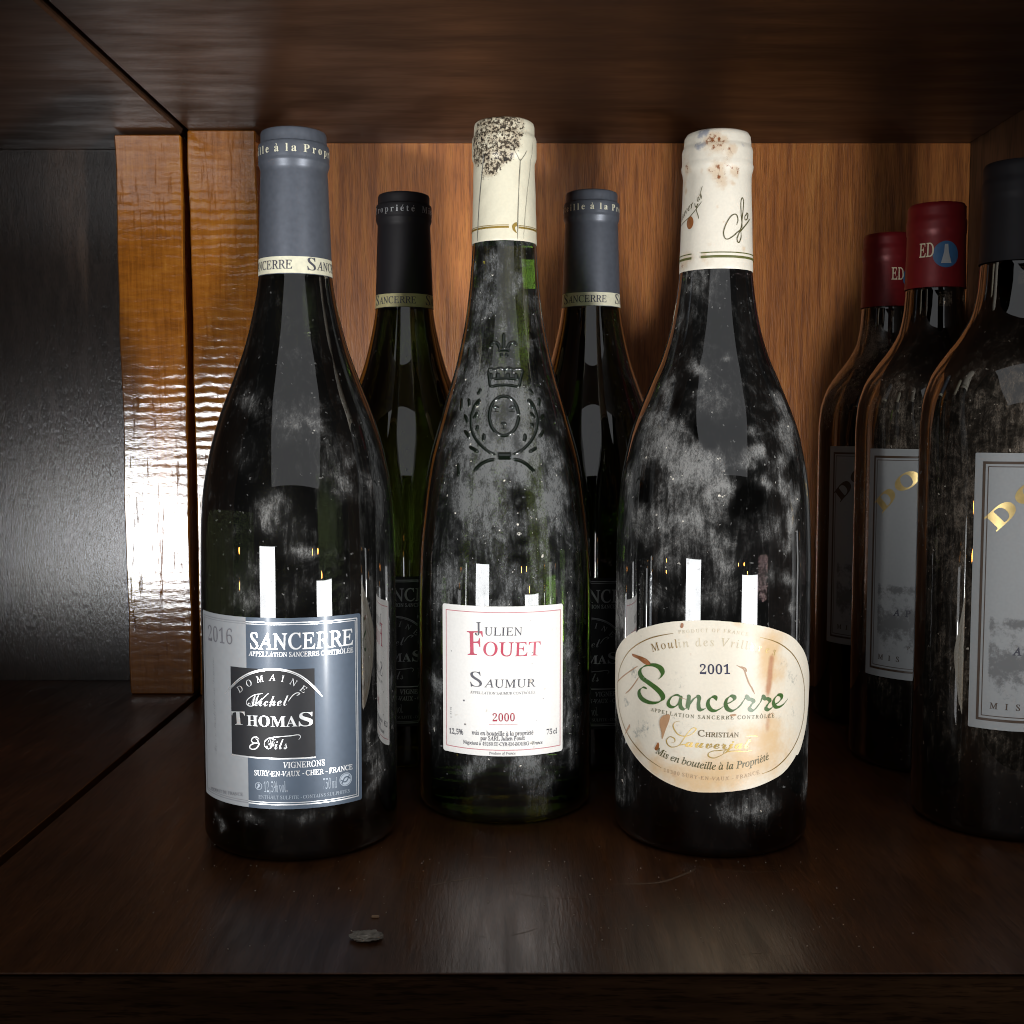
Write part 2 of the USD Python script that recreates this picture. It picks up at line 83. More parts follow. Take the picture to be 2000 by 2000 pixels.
EM_OVAL=[[(12.59,179.05),(12.27,177.71),(11.65,176.4),(10.78,175.15),(9.67,174.01),(8.36,172.99),(6.9,172.12),(5.29,171.42),(3.58,170.9),(1.81,170.59),(0.01,170.49),(-1.8,170.59),(-3.57,170.9),(-5.28,171.42),(-6.9,172.12),(-8.37,172.99),(-9.69,174.01),(-10.81,175.15),(-11.68,176.4),(-12.31,177.71),(-12.64,179.05),(-12.65,180.4),(-12.36,181.71),(-11.73,182.96),(-10.78,184.11),(-9.51,185.14),(-7.99,186.02),(-6.22,186.72),(-4.26,187.24),(-2.19,187.56),(-0.05,187.66),(2.1,187.56),(4.17,187.24),(6.13,186.72),(7.9,186.02),(9.43,185.14),(10.7,184.11),(11.66,182.96),(12.29,181.71),(12.59,180.4),(12.59,179.05)]]
EM_SMALL=[[(-9.6,182.52),(-7.24,182.98),(-4.3,182.14)],[(-7.24,182.98),(-7.05,180.66)],[(-9.43,180.9),(-4.71,180.89)],[(4.72,182.14),(7.45,182.98),(10.31,182.52)],[(7.45,182.98),(7.0,180.66)],[(4.66,180.89),(9.56,180.9)],[(-2.66,175.13),(-0.19,175.82),(2.21,175.13)],[(-0.19,175.82),(-0.35,173.29)],[(-2.18,173.75),(1.74,173.75)]]
EM_BRANCH=[[(-23.26,186.74),(-27.39,183.97),(-29.36,180.71),(-29.63,177.46),(-27.5,173.29),(-22.92,169.14),(-15.59,165.25),(-10.37,163.21),(-6.14,162.3)],[(23.63,186.75),(27.78,183.97),(29.4,180.71),(29.76,177.46),(27.3,172.83),(22.32,168.68),(15.1,164.8),(10.4,163.12),(6.5,162.3)]]
EM_ARC=[[(-21.77,154.85),(-19.23,156.79),(-15.48,158.63),(-10.85,159.79),(-5.8,160.35)],[(6.09,160.39),(11.69,159.7),(16.26,158.17),(19.97,156.1),(22.43,154.67)]]
EM_KNOT=[(-4.6,163.4),(5.44,163.4),(5.29,160.03),(-4.46,160.03)]
EM_LEAVES=[[(-23.77,191.19),(-26.59,188.4)],[(-45.06,186.9),(-42.54,181.24)],[(-36.3,186.83),(-33.02,182.83)],[(-22.78,186.27),(-26.67,183.5)],[(-37.56,179.81),(-32.32,175.84)],[(-24.28,180.93),(-27.66,177.92)],[(-22.85,175.14),(-23.41,172.6)],[(-34.49,172.82),(-28.1,169.13)],[(-16.52,171.45),(-16.39,167.77)],[(-27.63,165.67),(-19.08,163.18)],[(-35.49,158.49),(-34.18,152.51)],[(25.46,190.96),(28.64,188.18)],[(35.54,187.29),(32.74,183.06)],[(22.42,186.27),(26.64,182.1)],[(37.06,179.81),(31.47,177.0)],[(23.6,180.7),(26.96,177.92)],[(22.99,176.06),(23.89,173.75)],[(33.79,172.82),(28.66,169.59)],[(16.93,171.45),(15.48,167.54)],[(25.7,165.45),(18.68,163.28)],[(-50.32,209.71),(-48.32,204.93)],[(-50.34,200.68),(-49.56,198.77)]]
DUST_R=[(-51.97,187.46,3.9,0.8),(-59.31,176.07,6.3,0.8),(-41.81,169.29,7.2,0.9),(-33.4,162.64,7.2,0.9),(-60.85,162.35,5.8,0.6),(-18.74,158.33,7.2,1.0),(-34.17,152.42,5.8,0.8),(-8.7,154.88,6.7,0.8),(-0.37,148.36,3.9,0.8),(-5.42,141.36,3.9,0.6),(15.61,171.55,2.9,0.7),(13.51,162.75,3.4,1.0),(49.37,183.77,4.3,0.8),(52.07,176.05,3.9,1.0),(45.66,168.37,3.9,1.0),(35.0,160.4,3.4,0.8),(34.03,152.43,3.4,0.7),(41.13,144.72,3.9,1.0),(41.55,135.74,3.9,0.8),(22.06,152.16,2.9,0.9),(-27.7,197.66,3.4,0.8),(-20.88,194.87,2.9,0.8),(-50.22,192.02,2.4,0.6),(3.39,203.45,1.7,0.6),(-9.05,184.89,6.7,0.35),(-22.25,187.18,2.9,0.4),(-72.37,148.27,3.9,0.9),(-75.03,155.17,3.9,0.7),(-59.21,137.26,7.2,0.6),(-27.52,140.61,6.3,0.7),(-17.73,136.4,6.3,0.6),(-11.75,147.44,4.8,0.5),(-42.7,133.45,7.2,0.4),(24.52,134.05,4.8,0.4),(-16.06,171.11,4.6,-1.2),(-56.22,149.23,3.9,-1.0),(-52.93,143.9,2.9,-0.8),(2.16,173.76,3.9,-0.5),(-39.8,183.69,2.9,-0.6),(48.69,158.89,2.9,-1),(7.24,145.3,4.8,-0.8),(-95.86,214.03,3.9,0.4),(-95.55,130.57,2.9,0.6),(-25.09,127.49,6.4,0.4),(-35.92,119.65,5.6,0.5),(-6.55,126.39,5.6,0.6),(-3.39,116.88,5.6,0.6),(-6.22,105.78,5.6,0.5),(-42.97,105.68,4.8,0.5),(38.05,127.02,3.2,0.9),(38.03,112.04,3.2,0.9),(41.89,100.46,3.2,0.8),(21.41,116.53,4.0,0.3),(-24.54,101.53,4.8,0.3),(-33.55,235.55,9.6,0.5),(-66.64,217.95,3.2,0.4),(-85,60,12,0.8),(-85,95,12,0.9),(70,22,8,0.7),(78,40,8,0.7),(60,60,8,0.5),(20,20,8,0.5),(5,18,6,0.5),(-75,20,10,0.6)]
DUST_L=[(-26.16,184.39,4.1,0.6),(-19.54,182.66,2.8,0.6),(-41.22,185.79,2.8,0.3),(-0.38,176.33,3.7,0.5),(9.76,175.49,2.8,0.5),(23.56,175.51,5.0,0.6),(28.37,172.99,2.3,0.6),(2.15,169.66,2.8,0.4),(12.82,179.69,5.5,0.3),(28.79,162.93,7.3,0.35),(38.21,154.43,2.8,0.9),(36.68,149.42,3.7,0.7),(57.59,151.47,3.7,0.7),(68.56,147.25,2.8,0.6),(43.38,161.54,3.7,0.4),(-26.07,162.95,4.6,0.35),(-51.76,147.78,1.8,0.5),(-6.27,142.39,6.4,0.6),(-1.45,145.7,2.8,0.3),(-4.38,135.49,6.4,0.5),(-2.3,142.73,4.8,0.5),(7.85,125.31,4.8,0.7),(13.9,125.96,4.0,0.6),(-15.26,119.35,4.8,0.5),(-22.48,109.59,6.4,0.4),(10.04,135.45,4.8,0.4),(5.5,106.34,6.4,0.3),(15.69,113.48,4.8,0.3),(-13.25,106.21,5.6,0.45),(37.0,108.87,4.0,0.3),(54.86,41.61,4.3,0.7),(59.75,33.74,4.3,0.8),(54.61,27.66,4.8,0.7),(51.33,49.13,2.9,0.6),(52.61,20.55,2.9,0.4),(-49.51,15.53,1.9,1.1),(-44.51,12.7,2.4,1.3),(-18.2,19.73,4.3,0.6),(-41.76,23.34,2.9,0.5),(-11.44,18.33,2.9,0.5),(9.8,17.5,3.9,0.6),(22.16,18.94,2.9,0.6),(0.09,21.33,4.3,0.3),(38.22,20.19,4.3,0.3)]
DUST_M=[(-45.1,221.94,2.8,0.6),(-46.91,211.06,4.1,0.6),(-58.78,199.4,4.1,0.7),(-34.5,200.93,3.7,0.5),(-37.57,190.59,5.5,0.9),(-24.78,182.56,6.9,0.9),(-44.07,182.66,4.6,0.7),(-17.93,189.52,6.4,0.8),(15.18,187.18,6.4,0.9),(19.95,180.22,5.5,1),(-16.98,174.21,5.5,0.8),(11.52,174.67,5.5,0.8),(31.21,182.59,3.7,0.7),(-38.19,170.96,5.5,0.8),(-22.75,166.38,5.5,0.9),(-3.21,165.04,8.3,0.8),(22.0,167.3,5.5,0.8),(-0.73,158.21,7.3,0.9),(-14.63,158.18,5.5,0.7),(16.26,158.17,5.0,0.9),(31.13,166.35,4.6,0.8),(44.75,160.71,3.7,1.0),(36.54,150.17,4.6,1),(30.77,141.07,4.1,0.9),(-4.98,144.57,6.9,0.9),(-17.76,148.13,6.9,0.7),(-38.95,157.07,6.0,0.5),(-44.34,147.7,4.6,0.4),(11.85,150.45,3.7,0.7),(-25.83,141.17,5.5,0.6),(12.3,143.62,6.4,-0.8),(-6.02,171.91,3.2,-0.6),(-0.02,179.74,4.1,-0.6),(-58.32,178.02,3.7,-1),(60.69,173.29,3.7,0.7),(44.84,208.66,1.8,0.4),(-0.17,217.65,3.7,0.4),(-16.9,195.13,9.2,0.35),(-20.0,247.51,3.7,0.8),(-15.78,241.83,3.2,0.7),(-29.78,235.92,3.2,0.3),(23.53,235.82,3.7,0.6),(37.87,239.37,2.8,0.5),(-55.09,256.36,2.3,0.6),(1.57,256.29,3.7,0.6),(56.8,256.42,2.3,0.6),(-56.61,245.54,1.4,0.7),(58.4,231.86,1.4,0.6),(-32.42,228.91,5.5,0.6),(-11.55,133.24,10.3,0.8),(-27.83,143.27,8.5,0.5),(-42.21,106.79,5.6,0.8),(-45.99,98.84,5.6,0.6),(-50.26,61.5,4.7,0.9),(-52.96,40.46,4.7,0.6),(-33.32,111.09,5.6,0.5),(2.53,104.39,11.3,0.5),(19.32,119.11,6.6,0.4),(33.29,135.63,6.6,0.8),(40.76,146.79,7.5,0.9),(57.45,125.12,5.6,0.7),(49.34,96.65,5.6,0.5),(44.82,77.68,4.7,0.7),(49.2,62.6,5.6,0.6),(47.15,48.16,5.6,0.7),(47.37,28.45,4.7,0.8),(-19.38,24.78,5.6,0.7),(-10.97,30.06,5.6,0.6),(16.08,24.03,8.5,0.9),(24.79,15.61,7.5,1.0),(10.55,28.16,5.6,0.7),(21.85,7.12,5.6,0.9),(-18.0,12.29,3.8,0.5),(-31.73,7.04,3.8,0.5),(-4.22,22.54,5.6,-1),(11.22,133.24,5.6,0.5),(-0.15,91.25,1.9,0.3),(42.56,219.04,1.6,-0.8),(40.66,213.32,2.1,-1.2),(40.68,207.64,2.1,-1.2),(40.26,201.0,2.1,-1.0),(67.46,209.12,1.8,-1.0),(64.19,198.54,2.1,-1.0),(8.86,125.48,2.8,-1.0),(8.65,116.4,2.8,-1.0)]

# ------------------------------------------------------------------ helpers
MM = 0.001
used = {}
def numbered(parent, name):
    n = used.get((parent, name), 0); used[(parent, name)] = n + 1
    return name if n == 0 else '%s_%03d' % (name, n)
def thing(name, label, cat, loc=(0, 0, 0), group=None):
    x = UsdGeom.Xform.Define(stage, '/World/' + numbered('/World', name)); x.AddTranslateOp().Set(Gf.Vec3d(*[c * MM for c in loc]))
    p = x.GetPrim(); p.SetCustomDataByKey('label', label); p.SetCustomDataByKey('category', cat)
    if group: p.SetCustomDataByKey('group', group)
    return p
def obj(name, mesh, mat, parent=None, smooth=False, label=None, attrs=None, kind=None):
    """one Mesh prim, millimetres in, metres out"""
    base = str(parent.GetPath()) if parent is not None else '/World'
    path = base + '/' + numbered(base, name)
    v, f = (mesh.vertices, mesh.faces) if isinstance(mesh, trimesh.Trimesh) else mesh
    m = usdkit.mesh(stage, path, trimesh.Trimesh(np.asarray(v) * MM, f, process=False), mat, smooth=smooth)
    for k, a in (attrs or {}).items():
        UsdGeom.PrimvarsAPI(m).CreatePrimvar(k, Sdf.ValueTypeNames.FloatArray, 'vertex').Set(Vt.FloatArray.FromNumpy(np.asarray(a, np.float32)))
    p = m.GetPrim()
    if label: p.SetCustomDataByKey('label', label)
    if kind: p.SetCustomDataByKey('kind', kind)
    return p
def cat(ms): return trimesh.util.concatenate(ms)
def rbox(x0, x1, y0, y1, z0, z1, b=0.6):
    """a box with chamfered edges"""
    import manifold3d as m3
    c = []
    for sx in (0, 1):
        for sy in (0, 1):
            for sz in (0, 1):
                X, Y, Z = (x0, x1)[sx], (y0, y1)[sy], (z0, z1)[sz]; dx, dy, dz = (b, -b)[sx], (b, -b)[sy], (b, -b)[sz]
                c += [(X + dx, Y + dy, Z), (X + dx, Y, Z + dz), (X, Y + dy, Z + dz)]
    h = trimesh.convex.convex_hull(np.array(c)); return h
def lathe(prof, n=160):
    """prof: (r, z) from the bottom axis to the top axis; theta 0 faces -y"""
    p = np.array(prof, float); a = np.linspace(0, 2 * np.pi, n, endpoint=False)
    v, idx = [], []
    for r, z in p:
        if r < 1e-6: idx.append([len(v)] * n); v.append((0, 0, z))
        else:
            idx.append(list(range(len(v), len(v) + n))); v.extend(np.stack([r * np.sin(a), -r * np.cos(a), np.full(n, z)], 1).tolist())
    f = []
    for i in range(len(p) - 1):
        A, B = idx[i], idx[i + 1]
        for j in range(n):
            k = (j + 1) % n
            if A[j] != A[k]: f.append((A[j], A[k], B[j] if B[j] == B[k] else B[k]))
            if B[j] != B[k]: f.append((A[j], B[k], B[j]))
    return np.array(v), np.array(f)
def smooth_profile(keys, z0, z1, step):
    k = np.array(keys); fn = PchipInterpolator(k[:, 1], k[:, 0]); z = np.arange(z0, z1, step); return [(float(fn(q)), float(q)) for q in z] + [(float(fn(z1)), z1)]
def blobs(lst, th, z, R, warp=11.0):
    """soft dirt field on a surface of revolution: th degrees, z mm"""
    out = np.zeros(len(z)); a = np.radians(th); q = np.c_[R * np.sin(a), R * np.cos(a), z]
    if warp:
        w = [meshkit.fbm(q / s + k * 31.7, 3, k) - .5 for k, s in ((1, 9.0), (2, 9.0))]; th = th + np.degrees(w[0] * warp / np.maximum(R, 4)); z = z + w[1] * warp
    for t0, z0, r, a in lst:
        d = (th - t0 + 180) % 360 - 180
        a *= .5 if a < 0 else 1
        out += a * np.exp(-((d * np.pi / 180 * R) ** 2 + (z - z0) ** 2) / r ** 2)
    return out
def angles(v): return np.degrees(np.arctan2(v[:, 0], -v[:, 1]))

# ---- lettering: outlines of single characters, capital height 1
FONTS = glob.glob('/opt/blender-*/*/datafiles/fonts/')[0]
from PIL import Image, ImageDraw, ImageFont
PX = 150
_f = {k: ImageFont.truetype(FONTS + n, PX) for k, n in (('m', 'NotoSansMath-Regular.woff2'),)}
_cache = {}
def raster(ch):
    x0, y0, x1, y1 = _f['m'].getbbox(ch, anchor='ls')
    if x1 <= x0: return None, _f['m'].getlength(ch)
    im = Image.new('L', (x1 - x0 + 8, y1 - y0 + 8)); ImageDraw.Draw(im).text((4 - x0, 4 - y0), ch, 255, font=_f['m'], anchor='ls')
    on = np.pad(np.asarray(im) > 127, ((0, 0), (1, 1))).astype(np.int8)
    rows, st = np.nonzero(np.diff(on, axis=1) == 1); en = np.nonzero(np.diff(on, axis=1) == -1)[1]
    g = shapely.union_all(shapely.box(st, -rows - 1, en, -rows)).buffer(.8).buffer(-.8).simplify(.55)
    return affinity.translate(g, x0 - 4, 4 - y0), _f['m'].getlength(ch)
CAP = 107.0 * PX / 150
def glyph(ch, style, er=0.0):
    key = (ch, style, er)
    if key in _cache: return _cache[key]
    dec = unicodedata.normalize('NFD', ch); b, acc = dec[0], dec[1:]
    up, lo, shear, dig_er = {'rm': (0x1D434, 0x1D44E, 1, .085), 'bf': (0x1D400, 0x1D41A, 0, 0), 'sc': (0x1D4D0, 0x1D4EA, 0, 0), 'it': (0x1D434, 0x1D44E, 0, .085)}[style]
    e, sh, thin = er, 0, 0
    if 'A' <= b <= 'Z': c = chr(up + ord(b) - 65); sh = shear
    elif 'a' <= b <= 'z': c = chr(lo + ord(b) - 97) if not (b == 'h' and lo == 0x1D44E) else '\u210e'; sh = shear
    elif '0' <= b <= '9': c = chr(0x1D7CE + ord(b) - 48); thin = dig_er
    else: c = b
    g, adv = raster(c)
    if g is not None:
        g = affinity.scale(g, 1 / CAP, 1 / CAP, origin=(0, 0))
        if sh: g = affinity.affine_transform(g, [1, -.225, 0, 1, 0, 0])
        if thin: g = g.intersection(affinity.translate(g, thin, 0))
        if e: g = g.buffer(-e, join_style='mitre')
        if acc:
            top = g.bounds[3] + .08; cx = (g.bounds[0] + g.bounds[2]) / 2 + (.05 if style != 'rm' else 0); w = .07
            q = {'\u0301': [(cx - .06, top), (cx + .02, top), (cx + .17, top + .22), (cx + .05, top + .22)], '\u0300': [(cx + .06, top), (cx - .02, top), (cx - .17, top + .22), (cx - .05, top + .22)],
                 '\u0302': [(cx - .2, top), (cx - .12, top), (cx, top + .12), (cx + .12, top), (cx + .2, top), (cx + .04, top + .2), (cx - .04, top + .2)]}.get(acc)
            g = unary_union([g, Polygon(q)] if q else [g, box(cx - .18, top, cx - .06, top + .12), box(cx + .06, top, cx + .18, top + .12)])
    _cache[key] = (g, adv / CAP); return _cache[key]
def catmull(pts, n=8):
    p = np.array(pts, float)
    if len(p) < 3: return p
    q = np.vstack([2 * p[0] - p[1], p, 2 * p[-1] - p[-2]]); t = np.linspace(0, 1, n, endpoint=False)[:, None]; o = []
    for i in range(len(p) - 1):
        a, b, c, d = q[i:i + 4]; o.append(.5 * (2 * b + (c - a) * t + (2 * a - 5 * b + 4 * c - d) * t ** 2 + (3 * b - a - 3 * c + d) * t ** 3))
    return np.vstack(o + [p[-1:]])
def lettering(style, text, path, h, er=0.0):
    """polygons of a line of text whose baseline runs along path (mm) and whose capitals are h mm tall"""
    spaced = style == 'sp'; st = {'sp': 'rm', 'itp': 'it'}.get(style, style)
    gl = [glyph(c, st, er) for c in text]
    P = catmull(path); seg = np.r_[0, np.cumsum(np.hypot(*np.diff(P, axis=0).T))]; L = seg[-1]
    left = min(0, 0) if gl[0][0] is None else gl[0][0].bounds[0]; last = gl[-1]
    nat = sum(a for _, a in gl[:-1]) - left + (last[0].bounds[2] if last[0] is not None else last[1])
    sx = h if spaced else L / nat; gap = (L - nat * h) / max(len(text) - 1, 1) if spaced else 0
    x, out = -left * sx, []
    for g, adv in gl:
        if g is not None and not g.is_empty:
            c = x + (g.bounds[0] + g.bounds[2]) / 2 * sx
            px, pz = np.interp(c, seg, P[:, 0]), np.interp(c, seg, P[:, 1])
            i = min(max(np.searchsorted(seg, c) - 1, 0), len(P) - 2); e = 2 if len(P) > 3 else 0
            A, B = P[max(i - e, 0)], P[min(i + 1 + e, len(P) - 1)]; ang = math.atan2(B[1] - A[1], B[0] - A[0])
            q = affinity.scale(g, sx, h, origin=(0, 0)); q = affinity.translate(q, -(g.bounds[0] + g.bounds[2]) / 2 * sx, 0)
            q = affinity.rotate(q, ang, origin=(0, 0), use_radians=True); out.append(affinity.translate(q, px, pz))
        x += adv * sx + gap
    return out
def stroke(pts, w, nib=None, taper=True):
    """a pen stroke along pts (mm): nib = (angle, thin) gives a broad-nib line"""
    P = catmull(pts, 10); d = np.gradient(P, axis=0); a = np.arctan2(d[:, 1], d[:, 0]); n = len(P); k = np.ones(n)
    if nib: k = nib[1] + (1 - nib[1]) * np.abs(np.sin(a - nib[0])) ** 1.2
    if taper: k = k * np.minimum(1, .35 + np.minimum(np.arange(n), np.arange(n)[::-1]) / (.18 * n))
    return unary_union([LineString([P[i], P[i + 1]]).buffer(w / 2 * (k[i] + k[i + 1]) / 2, quad_segs=4) for i in range(n - 1)]).simplify(.01)
def polys(gs):
    for g in gs:
        for q in getattr(g, 'geoms', [g]):
            if isinstance(q, Polygon) and q.area > 1e-4: yield q
def flat(gs, size):
    """triangles (arc, height) of shapely polygons, cut to edges under size"""
    V, F, n = [], [], 0
    for q in polys(gs):
        try: v, f = trimesh.creation.triangulate_polygon(q, engine='earcut')
        except Exception: continue
        v, f = np.asarray(v, float), np.asarray(f)
        if len(f) == 0: continue
        e = v[f]; cr = np.cross(e[:, 1] - e[:, 0], e[:, 2] - e[:, 0]); f[cr < 0] = f[cr < 0][:, ::-1]
        v3, f = trimesh.remesh.subdivide_to_size(np.c_[v, np.zeros(len(v))], f, size, max_iter=14)
        V.append(v3[:, :2]); F.append(f + n); n += len(v3)
    return np.vstack(V), np.vstack(F)
def sheet(q, step):
    """an even mesh of polygon q, for surfaces that carry dirt"""
    x0, y0, x1, y1 = q.bounds; X, Y = np.meshgrid(np.arange(x0, x1, step), np.arange(y0, y1, step)); g = np.c_[X.ravel(), Y.ravel()]
    g = g[shapely.contains_xy(q.buffer(-step * .5), g[:, 0], g[:, 1])]
    b = np.array(q.segmentize(step).exterior.coords)[:-1]; p = np.vstack([b, g]); t = Delaunay(p).simplices; c = p[t].mean(1)
    t = t[shapely.contains_xy(q, c[:, 0], c[:, 1])]; e = p[t]; cr = np.cross(e[:, 1] - e[:, 0], e[:, 2] - e[:, 0]); t = t[np.abs(cr) > 1e-7]; cr = cr[np.abs(cr) > 1e-7]
    t[cr < 0] = t[cr < 0][:, ::-1]; return p, t
def wrap(v, f, R, off, Rref=None):
    """(arc, height) on to a round wall: R a number or a function of height"""
    r = (R(v[:, 1]) if callable(R) else np.full(len(v), float(R))); th = v[:, 0] / (Rref or R); r = r + off
    return np.c_[r * np.sin(th), -r * np.cos(th), v[:, 1]], f
def tube(P, N, rad, sides=8, flatten=.6):
    """a raised bead along points P with outward normals N"""
    P, N = np.array(P), np.array(N); T = np.gradient(P, axis=0); T /= np.linalg.norm(T, axis=1, keepdims=True) + 1e-9; B = np.cross(T, N); B /= np.linalg.norm(B, axis=1, keepdims=True) + 1e-9
    n = len(P); k = np.minimum(1, .3 + np.minimum(np.arange(n), np.arange(n)[::-1]) / 3.0); a = np.arange(sides) * 2 * np.pi / sides
    v = P[:, None] + (rad * k)[:, None, None] * (np.cos(a)[None, :, None] * B[:, None] + flatten * np.sin(a)[None, :, None] * N[:, None]); f = []
    for i in range(n - 1):
        for j in range(sides):
            q = (j + 1) % sides; A, Bq, C, D = i * sides + j, i * sides + q, (i + 1) * sides + q, (i + 1) * sides + j; f += [(A, Bq, C), (A, C, D)]
    v = v.reshape(-1, 3); v = np.vstack([v, P[:1], P[-1:]])
    for j in range(sides): f += [(len(v) - 2, (j + 1) % sides, j), (len(v) - 1, (n - 1) * sides + j, (n - 1) * sides + (j + 1) % sides)]
    return trimesh.Trimesh(v, f, process=False)

# ------------------------------------------------------------------ materials
LK = '/World/Looks/'
def mat(name, nodes, links, surface='p.BSDF'): return usdkit.material(stage, LK + name, nodes, links, surface=surface)
def plain(name, col, rough=.5, metal=0.0, spec=.5, coat=0.0, var=0.12, scale=400):
    return mat(name, {'t': ('texture_coordinate', {}), 'n': ('noise_texture', {'scale': float(scale), 'detail': 4.0}), 'r': ('rgb_ramp', {'ramp': [(.25, tuple(c * (1 - var) for c in col)), (.75, tuple(min(c * (1 + var), 1) for c in col))]}),
        'p': ('principled_bsdf', {'roughness': rough, 'metallic': metal, 'specular_ior_level': spec, 'coat_weight': coat, 'coat_roughness': .15})},
        [('t.object', 'n.vector'), ('n.fac', 'r.fac'), ('r.color', 'p.base_color')])
def glass(name, tint, dustcol=(.27, .27, .265), dustmax=.7, seed=0.0, ior=1.5, fine=1900.0):
    """coloured glass; the mesh's 'dust' says where dust clings, noise breaks it into clouds, wipes and grains"""
    N = {'t': ('texture_coordinate', {}), 'a': ('attribute', {'attribute': 'dust'}), 'mp': ('mapping', {'location': (seed, seed * .7, seed * .3)}), 'ms': ('mapping', {'location': (seed, 0, 0), 'scale': (1.0, 1.0, .5), 'rotation': (0, .6, 0)}),
         'n1': ('noise_texture', {'scale': 100.0, 'detail': 12.0, 'roughness': .74, 'distortion': .9}), 'mk': ('mapping', {'location': (seed, 0, 0), 'rotation': (.25, .75, .2), 'scale': (520.0, 520.0, 70.0)}), 'n5': ('noise_texture', {'scale': 1.0, 'detail': 6.0, 'roughness': .65, 'distortion': .4}), 'nm': ('mix_float', {'fac': .42}), 'n2': ('noise_texture', {'scale': fine, 'detail': 3.0, 'roughness': .8}), 'n3': ('noise_texture', {'scale': 480.0, 'detail': 2.0}), 'n4': ('noise_texture', {'scale': 210.0, 'detail': 9.0, 'roughness': .78, 'distortion': .4}),
         'c1': ('math', {'math_type': 'multiply_add', 'value2': 3.6, 'value3': -2.0}), 'c2': ('math', {'math_type': 'add'}), 's1': ('map_range', {'range_type': 'smoothstep', 'from_min': -.1, 'from_max': 1.0, 'to_min': 0.0, 'to_max': 1.0}),
         'r2': ('map_range', {'from_min': .33, 'from_max': .67, 'to_min': .2, 'to_max': 1.3, 'clamp': True}), 'r4': ('map_range', {'from_min': .35, 'from_max': .65, 'to_min': .0, 'to_max': 1.35, 'clamp': True}),
         'lim': ('map_range', {'from_min': .0, 'from_max': .5, 'to_min': 0.0, 'to_max': 1.0, 'clamp': True}), 'm1': ('math', {'math_type': 'multiply'}), 'm2': ('math', {'math_type': 'multiply'}), 'm3': ('math', {'math_type': 'multiply'}), 'film': ('math', {'math_type': 'multiply', 'value2': .10}), 'fsum': ('math', {'math_type': 'add'}), 'mx': ('math', {'math_type': 'minimum', 'value2': dustmax}),
         'sp': ('map_range', {'range_type': 'smoothstep', 'from_min': .70, 'from_max': .745, 'to_min': 0.0, 'to_max': 1.0}), 'spd': ('math', {'math_type': 'multiply_add', 'value2': 1.5, 'value3': .10, 'use_clamp': True}), 'spm': ('math', {'math_type': 'multiply'}),
         'tot': ('math', {'math_type': 'maximum', 'use_clamp': True}), 'dc': ('rgb_ramp', {'ramp': [(.0, dustcol), (.4, dustcol), (1, (.70, .66, .58))]}),
         'g': ('principled_bsdf', {'base_color': tint, 'transmission_weight': 1.0, 'roughness': .015, 'ior': ior, 'coat_weight': 1.0, 'coat_roughness': .012, 'coat_ior': 1.8}), 'd': ('principled_bsdf', {'roughness': .85, 'specular_ior_level': .2}), 'm': ('mix_closure', {})}
    E = [('t.object', 'mp.vector'), ('t.object', 'ms.vector'), ('mp.vector', 'n1.vector'), ('ms.vector', 'n2.vector'), ('mp.vector', 'n3.vector'), ('ms.vector', 'n4.vector'), ('t.object', 'mk.vector'), ('mk.vector', 'n5.vector'), ('n1.fac', 'nm.a'), ('n5.fac', 'nm.b'), ('nm.result', 'c1.value1'), ('c1.value', 'c2.value1'), ('a.fac', 'c2.value2'), ('c2.value', 's1.value'), ('a.fac', 'lim.value'),
         ('n2.fac', 'r2.value'), ('n4.fac', 'r4.value'), ('s1.result', 'm1.value1'), ('r2.result', 'm1.value2'), ('m1.value', 'm2.value1'), ('r4.result', 'm2.value2'), ('m2.value', 'm3.value1'), ('lim.result', 'm3.value2'), ('a.fac', 'film.value1'), ('film.value', 'fsum.value1'), ('m3.value', 'fsum.value2'), ('fsum.value', 'mx.value1'),
         ('n3.fac', 'sp.value'), ('a.fac', 'spd.value1'), ('sp.result', 'spm.value1'), ('spd.value', 'spm.value2'), ('mx.value', 'tot.value1'), ('spm.value', 'tot.value2'), ('spm.value', 'dc.fac'), ('dc.color', 'd.base_color'), ('g.BSDF', 'm.closure1'), ('d.BSDF', 'm.closure2'), ('tot.value', 'm.fac')]
    return mat(name, N, E, 'm.closure')
